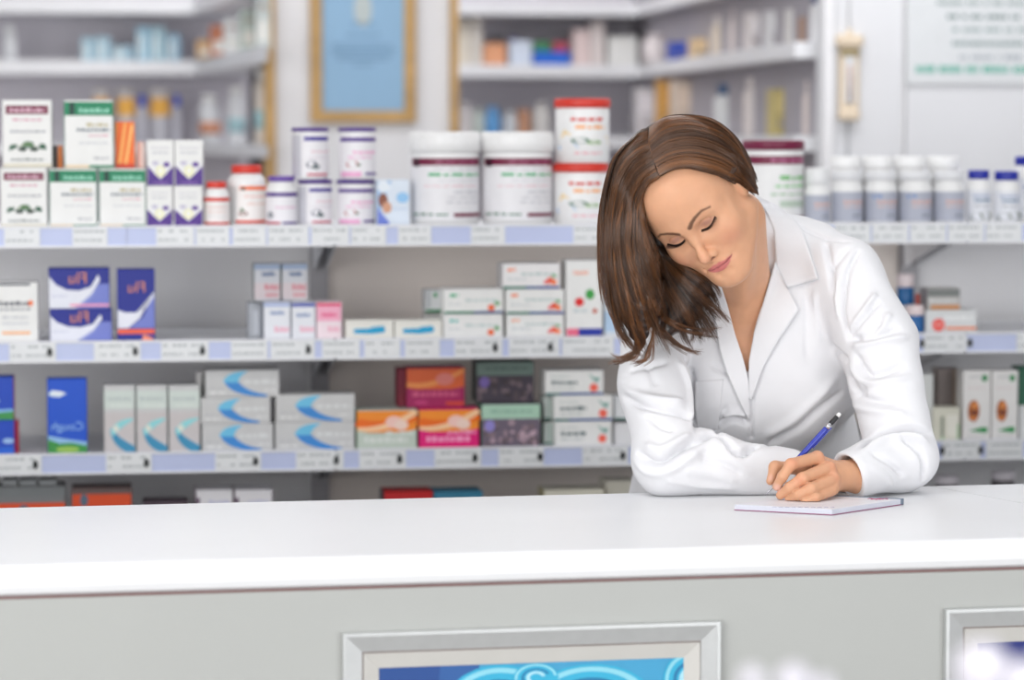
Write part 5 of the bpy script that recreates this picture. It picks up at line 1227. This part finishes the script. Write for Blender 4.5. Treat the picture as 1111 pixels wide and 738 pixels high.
# the scalp showing in the parting
_pp = catmull([(716.5, 194), (714, 184), (709, 172), (705, 160), (703, 149)], 14); _D, _R = trace(hair_f, _pp[:, 0], _pp[:, 1], 4.2, 4.72)
_X = CAM + _D[:, None]*_R; _ok = ~np.isnan(_D); m = MB(); m.tube([tuple(p) for p in _X[_ok]], [.0011*(1 - .6*k/14) for k in range(int(_ok.sum()))], (190, 140, 112), 8)
o = m.build('parting', M_SKIN, hair); o.matrix_parent_inverse = Matrix.Identity(4)
HV, HFc, HCc = [], [], []; nv = 0
def add_strands(key, guides, count, seed, r=.00042, dark=0.0, **kw):
    global nv
    P, lf, cid = strand_set(guides, count, seed, **kw); X = strands_to_3d(P, lf)
    rnd = np.random.default_rng(seed+50); s = np.linspace(0, 1, NS)
    rad = r*rnd.uniform(.7, 1.3, (count, 1))*(1 - .75*s**3)[None]
    ct = rnd.beta(1.1, 2.3, cid.max()+1)[cid]; t = np.clip(.7*ct + .3*rnd.beta(2, 3.2, count) - dark, 0, 1)[:, None]
    c = np.array(lin((34, 20, 12)))*(1-t) + np.array(lin((150, 96, 52)))*t
    V, F_, C = tubes_np(X, rad, c); HV.append(V); HFc.append(F_ + nv); HCc.append(C); nv += len(V)
add_strands('right', GUIDES['right'], 1700, 1, jit=.9, short=.06, spread_end=1.0, clump=40, wave=.5)
add_strands('left', GUIDES['left'], 2500, 2, jit=2.4, short=.26, spread_end=6, clump=38, wave=1.3, lift=(.0002, .0055))
add_strands('under', GUIDES['under'], 1000, 3, jit=2.4, short=.30, spread_end=6, dark=.22, clump=36, wave=1.2, lift=(.0002, .0045))
WISP = [[[(690,345),(694,368),(686,383),(672,389),(661,387)],[(698,350),(702,374),(694,388),(680,393),(668,392)]], [[(712,352),(716,372),(708,386),(696,393)],[(706,350),(708,374),(698,388),(684,390)]], [[(690,196),(676,225),(668,270),(672,320),(684,352)],[(686,196),(670,228),(664,275),(668,325),(680,356)]],
[[(702,300),(712,330),(730,348),(757,357),(782,357)],[(700,305),(710,336),(728,353),(752,360),(772,359)]],
        [[(700,310),(712,345),(730,365),(748,377),(766,381)],[(700,320),(708,350),(722,368),(738,379),(752,384)]],
        [[(676,300),(684,345),(690,372),(682,384),(668,380)],[(680,310),(690,350),(696,376),(688,388),(672,391)]],
        [[(668,250),(666,300),(674,345),(690,372),(708,384)],[(664,260),(662,310),(670,352),(682,375),(694,386)]],
        [[(690,220),(684,262),(690,292),(706,306),(712,318)],[(686,226),(680,270),(686,300),(700,315),(706,330)]]]
for k, w in enumerate(WISP): add_strands('wisp', w, 60, 20+k, jit=1.2, short=.2, lift=(.002, .007), spread_end=3, dark=-.12, clump=30, wave=.8)
HVn = np.concatenate(HV); Hs = np_mesh('hair_strands', HVn, np.concatenate(HFc), M_HAIR, woman, np.concatenate(HCc)); Hs['kind'] = 'stuff'

# ================================================================ lab coat
NECK_POLY = [(838.5, 225), (840, 249), (840, 283), (829, 325), (818, 361), (812, 401), (810.5, 404), (803, 385), (796, 361), (784, 318), (772, 300), (740, 290), (740, 190), (832, 190)]
def coat_f(P):
    P = P.astype(np.float32)
    t = torso_f(P)
    t = smin(t, cap(P, Wf(830, 240, 4.680), Wf(862, 256, 4.690), .022, .030), .02)       # roll of the collar
    l, r = arms_f(P)
    l = l - .002; r = r - .002
    t = smin(t, r, .022); d = smin(t, l, .014)
    px, py = to_px(P)
    cut = smax(poly2(px, py, NECK_POLY)*(4.5/F_PX), P[:, 1] - 4.640, .01)
    d = smax(d, -cut, .004)
    # open ends of the sleeves
    cr = Wf(919, 516, 4.375); cd = (Wf(925, 514, 4.395) - Wf(979, 495, 4.475)); cd = cd/np.linalg.norm(cd)
    m = near(P, cr, .09)
    if m.any():
        q = P[m] - Wf(921, 513, 4.388)
        nrm = np.array([-.80, -.45, -.30]); nrm = (nrm/np.linalg.norm(nrm)).astype(np.float32)
        rim = q @ nrm
        d[m] = smax(d[m], rim, .003)
        hol = cap(P[m], Wf(919, 514, 4.383), Wf(940, 509, 4.418), .0275, .024)
        d[m] = smax(d[m], -hol, .003)
    return d
cV, cF = surface_nets(coat_f, (.12, 4.22, .885), (.72, 5.06, 1.52), .0027)
cV = cV[:, :]
CREASES = [ # (pixel polyline, depth of relief (negative = valley), width)
 ([(932,272),(925,285),(919,300),(914,333),(917,352),(921,366)], -.0050, .0040),
 ([(920,364),(935,346),(952,328)], -.0060, .0050), ([(924,356),(940,334),(950,318)], .0035, .0050),
 ([(921,367),(944,362),(957,348)], -.0065, .0050), ([(930,366),(952,357),(966,340)], .0040, .0055),
 ([(922,369),(946,368),(974,357)], -.0050, .0050), ([(924,376),(950,371),(984,366)], .0045, .0060),
 ([(928,385),(938,402),(950,407),(980,396)], -.0060, .0060), ([(922,392),(934,412),(952,416),(985,408)], .0040, .0060),
 ([(921,408),(930,424),(940,421)], -.0055, .0060), ([(925,428),(945,434),(972,437)], -.0050, .0060), ([(926,440),(950,446),(985,450)], .0035, .0070),
 ([(934,487),(946,474),(962,468),(990,464),(1012,470)], -.0100, .0055), ([(925,497),(945,484),(965,476),(990,474),(1006,480)], .0055, .0070),
 ([(976,474),(994,486),(1002,500),(1002,520)], -.0055, .0050), ([(946,492),(964,502),(980,516)], -.0045, .0050), ([(942,504),(958,514),(968,528)], .0030, .0050),
 # chest on the right
 ([(866,243),(880,252),(896,258),(922,262)], -.0035, .0040), ([(896,262),(899,280),(902,296)], -.0050, .0055), ([(922,268),(908,284),(902,296),(905,320)], -.0040, .0050), ([(910,300),(908,325),(911,345)], .0035, .0050),
 ([(874,318),(876,350),(876,390)], -.0022, .0060), ([(884,316),(886,345),(888,372)], .0022, .0060), ([(900,372),(912,386),(919,392)], -.0040, .0060),
 ([(834,484),(848,476),(864,467),(886,448),(912,426)], -.0060, .0060), ([(830,474),(846,465),(862,454),(884,434),(908,410)], .0035, .0080),
 ([(815,430),(816,455),(814,492)], -.0030, .0030), ([(880,500),(900,480),(916,450)], -.0040, .0080),
 # left side
 ([(742,386),(750,408),(752,440),(755,468)], -.0048, .0055), ([(736,392),(745,412),(748,440),(750,462)], .0040, .0060),
 ([(779,463),(790,456),(803,456),(813,461)], -.0065, .0045), ([(784,452),(796,448),(810,450)], .0035, .0050), ([(783,470),(776,462),(790,440)], -.0030, .0050),
 ([(693,492),(706,501),(722,500),(740,487),(757,477)], -.0100, .0060), ([(690,500),(704,512),(724,511),(746,498),(764,484)], .0040, .0075), ([(700,482),(716,488),(734,480),(750,470)], .0045, .0070),
 ([(677,432),(696,440),(716,444),(740,449),(752,458)], -.0065, .0060), ([(676,422),(698,430),(720,434),(742,436)], .0040, .0070), ([(703,451),(716,462),(730,467)], -.0035, .0050),
 ([(757,480),(774,469),(788,477),(796,488),(806,494)], -.0080, .0060), ([(760,497),(780,502),(806,515)], -.0035, .0060), ([(806,494),(814,486),(824,482)], -.0080, .0055), ([(740,510),(770,514),(800,524)], .0025, .0080),
 ([(682,402),(700,398),(724,392)], -.0035, .0060), ([(686,380),(704,400),(712,420)], -.0025, .0060), ([(770,395),(784,402),(796,408)], -.0025, .0060), ([(720,520),(760,527),(800,529)], .0020, .0060)]
def crease_disp(V, N):
    out = np.zeros(len(V), np.float32)
    for pts, amp, w in CREASES:
        pts = catmull(pts, 3*len(pts)); D, R_ = trace(coat_f, pts[:, 0], pts[:, 1], 4.15, 4.95)
        ok = ~np.isnan(D); 
        if ok.sum() < 2: continue
        X = (CAM + D[ok, None]*R_[ok]).astype(np.float32); lo_, hi_ = X.min(0) - 3*w, X.max(0) + 3*w
        m = ((V > lo_) & (V < hi_)).all(1)
        if not m.any(): continue
        Q = V[m]; best = np.full(len(Q), 9.0, np.float32); tp = np.zeros(len(Q), np.float32)
        for i in range(len(X)-1):
            a, b = X[i], X[i+1]; d = b-a; t = np.clip(((Q-a) @ d)/max(float(d @ d), 1e-12), 0, 1); dist = np.linalg.norm(Q-a-t[:, None]*d, axis=1)
            u = dist < best; best[u] = dist[u]; tp[u] = (i+t[u])/(len(X)-1)
        fade = np.clip(np.minimum(tp, 1-tp)*5 + .25, 0, 1)
        out[m] += 1.8*amp*np.exp(-(best/w)**2)*fade
    return out
cN = gradn(coat_f, cV, .003)
disp = crease_disp(cV, cN)
from mathutils import noise as mnoise
wob = (np.sin(cV[:, 0]*41 + 3*np.sin(cV[:, 2]*23))*np.sin(cV[:, 2]*37 + cV[:, 1]*31))*.0012 + np.sin(cV[:, 0]*83 + cV[:, 2]*60 + 2*np.sin(cV[:, 1]*40))*.0005
far_cuff = np.clip(np.linalg.norm(cV - Wf(919, 516, 4.375), axis=1)/.05 - .6, 0, 1)
cV2 = cV + cN*((disp + wob)*far_cuff)[:, None]
cV2[:, 2] = np.maximum(cV2[:, 2], ZC + .0012*0 + .0008) if False else cV2[:, 2]
M_COAT = mat('white_cotton', (233, 233, 236), 0.8, noise=0.02, nscale=30, bump=0.10, bscale=900, spec=.25)
# cotton sleeves flatten where they rest on the worktop
on_tab = ((cV2[:, :2] - CTR.o) @ CTR.v) < CB + .004
cV2[:, 2] = np.where(on_tab, np.maximum(cV2[:, 2], ZC + .0006), cV2[:, 2])
cV2[:, 2] = np.where(on_pad(cV2), np.maximum(cV2[:, 2], ZC + PAD_T + .0006), cV2[:, 2])
coat = np_mesh('lab_coat', cV2, cF, M_COAT, woman)

# collar, lapels, pocket: cloth panels lying on the coat
def bilinear_panel(A, B, n, m_):
    """rows between polyline A and polyline B (pixels) -> grid of pixel points"""
    A = resample(A, n); B = resample(B, n); return np.array([[A[i]*(1-j/(m_-1)) + B[i]*(j/(m_-1)) for j in range(m_)] for i in range(n)])
def resample(P, n):
    P = np.asarray(P, float); s = np.concatenate([[0], np.cumsum(np.linalg.norm(np.diff(P, axis=0), axis=1))]); t = np.linspace(0, s[-1], n)
    return np.stack([np.interp(t, s, P[:, 0]), np.interp(t, s, P[:, 1])], 1)
def panel(name, A, B, n=30, m_=14, off=(.003, .005), thick=.0022, depth_fix=None, edge=0.0, parent=None):
    G = bilinear_panel(A, B, n, m_); D, R_ = trace(coat_solid, G[..., 0].ravel(), G[..., 1].ravel(), 4.15, 4.85)
    D = D.reshape(n, m_)
    for i in range(n):
        d = D[i]; ok = ~np.isnan(d)
        D[i] = np.interp(np.arange(m_), np.arange(m_)[ok], d[ok]) if ok.sum() >= 2 else np.nan
    for j in range(m_):
        d = D[:, j]; ok = ~np.isnan(d); D[:, j] = np.interp(np.arange(n), np.arange(n)[ok], d[ok])
    for _ in range(3):
        Dp = np.pad(D, 1, mode='edge'); D = (Dp[1:-1, 1:-1]*2 + Dp[:-2, 1:-1] + Dp[2:, 1:-1] + Dp[1:-1, :-2] + Dp[1:-1, 2:])/6
    lift = off[0] + (off[1]-off[0])*np.linspace(0, 1, m_)[None]
    D = D - lift - .0006*np.sin(np.arange(n)*.5)[:, None]
    R_ = R_.reshape(n, m_, 3); X = CAM + D[..., None]*R_; Y = CAM + (D + thick)[..., None]*R_
    V = np.concatenate([X.reshape(-1, 3), Y.reshape(-1, 3)]); F_ = []; N_ = n*m_
    for i in range(n-1):
        for j in range(m_-1):
            a = i*m_+j; F_.append((a, a+1, a+m_+1, a+m_)); F_.append((N_+a, N_+a+m_, N_+a+m_+1, N_+a+1))
    bd = [i*m_ for i in range(n)] + [(n-1)*m_+j for j in range(1, m_)] + [i*m_+m_-1 for i in range(n-2, -1, -1)] + [j for j in range(m_-2, 0, -1)]
    for k in range(len(bd)):
        a, b = bd[k], bd[(k+1) % len(bd)]; F_.append((a, b, N_+b, N_+a))
    o = np_mesh(name, V, np.array(F_), M_COAT, None); o.parent = parent or coat
    o.matrix_parent_inverse = Matrix.Identity(4)
    return o
def coat_solid(P):
    """the coat without its neck opening, so panels can bridge onto it"""
    P = P.astype(np.float32); t = torso_f(P); t = smin(t, cap(P, Wf(830, 240, 4.680), Wf(862, 256, 4.690), .022, .030), .02)
    t = smin(t, neck_f(P), .02)
    l, r = arms_f(P); return smin(t, r - .002, .012)
panel('collar', [(821, 214), (833, 232), (839.5, 249), (841, 270), (841.5, 290), (853, 313)], [(822, 213), (842, 222), (860, 235), (871, 252), (881, 280), (888, 303)], off=(.004, .008))
panel('lapel', [(841, 284), (830, 322), (818, 361), (812.5, 392), (812.5, 432)], [(853, 311), (867, 336), (845, 368), (828, 398), (815, 434)], off=(.004, .0095), n=34)
panel('lapel', [(779, 300), (789, 330), (797, 361), (806, 388), (812, 412), (813.5, 452)], [(768, 318), (776, 348), (781, 380), (789, 405), (799, 428), (812, 455)], off=(.004, .009), n=34)
panel('pocket', [(754, 413.5), (753.5, 440), (757, 468)], [(785, 411.5), (782, 440), (779, 466)], off=(.0022, .0022), thick=.0016)
# ================================================================ her legs and shoes behind the counter
M_TROU = mat('charcoal_trousers', (52, 54, 60), .8, noise=.1); M_SHOE = mat('black_shoe_leather', (24, 24, 26), .4, noise=.05)
lp_ = Wf(790, 560, 4.87); rp_ = Wf(850, 560, 4.90)
m = MB(); 
for c in (lp_, rp_):
    m.tube([(c[0], c[1]+.03, .93), (c[0], c[1]+.02, .80), (c[0], c[1], .50), (c[0], c[1]+.01, .28), (c[0], c[1]+.02, .07)], [.095, .09, .066, .056, .058], (255,255,255), 20)
o = m.build('trousers', M_TROU, woman); o.matrix_parent_inverse = Matrix.Translation(woman.location).inverted()
for c in (lp_, rp_):
    m = MB(); m.tube([(c[0], c[1]+.075, .045), (c[0], c[1]+.03, .05), (c[0], c[1]-.05, .042), (c[0], c[1]-.13, .034), (c[0], c[1]-.17, .030)], [.030, .044, .042, .034, .018], (255,255,255), 16)
    m.v = [(x, y, max(z, .0)) for x, y, z in m.v]
    o = m.build('shoe', M_SHOE, woman); o.matrix_parent_inverse = Matrix.Translation(woman.location).inverted()

# ================================================================ notepad
TH = PAD_T
ctr_ = (nl + nr)/2
pad = empty('notepad', (ctr_[0], ctr_[1], ZC + .0004)); tag(pad, 'small white notepad with magenta back cover under her writing hand', 'notepad')
def slab(pts, z0, z1, col, shrink=0.0, sidec=None):
    m = MB(); P_ = [np.array([p[0]-ctr_[0], p[1]-ctr_[1]])*(1-shrink) for p in pts]
    m.poly([(p[0], p[1], z1) for p in P_], col); m.poly([(p[0], p[1], z0) for p in P_][::-1], col)
    for i in range(len(P_)):
        a, b = P_[i], P_[(i+1) % len(P_)]; m.poly([(a[0], a[1], z0), (b[0], b[1], z0), (b[0], b[1], z1), (a[0], a[1], z1)], sidec or col)
    return m
quad = [nl, nf, nr, nbk]
slab(quad, 0, .0011, (150, 60, 110)).build('back_cover', M_CARTON, pad)
# stack of pages: several thin reams so the edge shows its leaves
for k in range(6):
    slab(quad, .0012 + k*.00125, .0012 + (k+1)*.00125 - .0002, (240, 240, 246), .004 + .004*(k % 2), (226, 228, 240)).build('page', M_CARTON, pad)
u_ = (nr - nf)/np.linalg.norm(nr - nf)
slab([nr - u_*.006, nr + u_*.0012, nbk + u_*.0012, nbk - u_*.006], 0, TH + .0006, (120, 134, 150)).build('binding', M_CARTON, pad)
m = MB(); rnd = random.Random(4); A_ = on_top(943, 541.5, ZC+TH)
for k in range(7):
    x = A_[0]-ctr_[0] + rnd.uniform(-.004, .026); y = A_[1]-ctr_[1] + rnd.uniform(-.012, .012)
    m.tube([(x, y, TH+.0002), (x+.004, y+.006, TH+.0002), (x+.008, y-.002, TH+.0002)], .00055, (190, 60, 110), 5)
for k in range(10):
    B_ = on_top(838 + k*7, 551 + k*.0, ZC+TH); x = B_[0]-ctr_[0]; y = B_[1]-ctr_[1]
    m.tube([(x, y, TH+.0001), (x+.003, y+.003, TH+.0001), (x+.006, y, TH+.0001)], .0003, (176, 170, 200), 4)
m.build('handwriting', M_CARTON, pad)['kind'] = 'stuff'

# ================================================================ mechanical pencil
tip = Wp(830.5, 537, 4.336); tail = Wp(911.5, 448.5, 4.356); L = np.linalg.norm(tail - tip); dv = (tail - tip)/L
pen = empty('pencil', tuple(tip)); tag(pen, 'blue mechanical pencil with black grip top and white eraser, held in her hand', 'pencil')
q_ = Vector(dv).to_track_quat('Z', 'Y'); pen.rotation_mode = 'QUATERNION'; pen.rotation_quaternion = q_
M_PB = mat('translucent_blue_barrel', (26, 48, 168), .22, coat=.4, noise=.03)
M_CHR = mat('chrome_tip', (205, 205, 210), .2, metal=.9, noise=.02)
def seg(name, mt, prof, n=20): m = MB(); m.lathe([(r, z*L, c) for r, z, c in prof], n=n); return m.build(name, mt, pen)
W_ = (255,255,255)
seg('lead', M_UPR, [(.0004, -.01, W_), (.0006, .035, W_)], 8)
seg('tip_cone', M_CHR, [(.0010, .012, W_), (.0014, .05, W_), (.0028, .13, W_), (.0036, .16, W_)])
seg('barrel', M_PB, [(.0039, .161, W_), (.0044, .20, W_), (.0044, .80, W_), (.0041, .815, W_)], 8)
seg('collar', M_CHR, [(.0042, .816, W_), (.0042, .868, W_)])
m = MB(); m.box(-.0011, .0011, -.0062, -.0043, .60*L, .85*L, (30,60,190), bev=.0004); m.build('clip', M_PB, pen)
seg('button', mat('black_plastic', (26, 24, 28), .35, noise=.05), [(.0034, .869, W_), (.0037, .875, W_), (.0037, .955, W_), (.0034, .96, W_)])
seg('eraser', mat('white_eraser', (238, 236, 236), .7, noise=.03), [(.0031, .961, W_), (.0031, .99, W_), (.0024, 1.0, W_)])
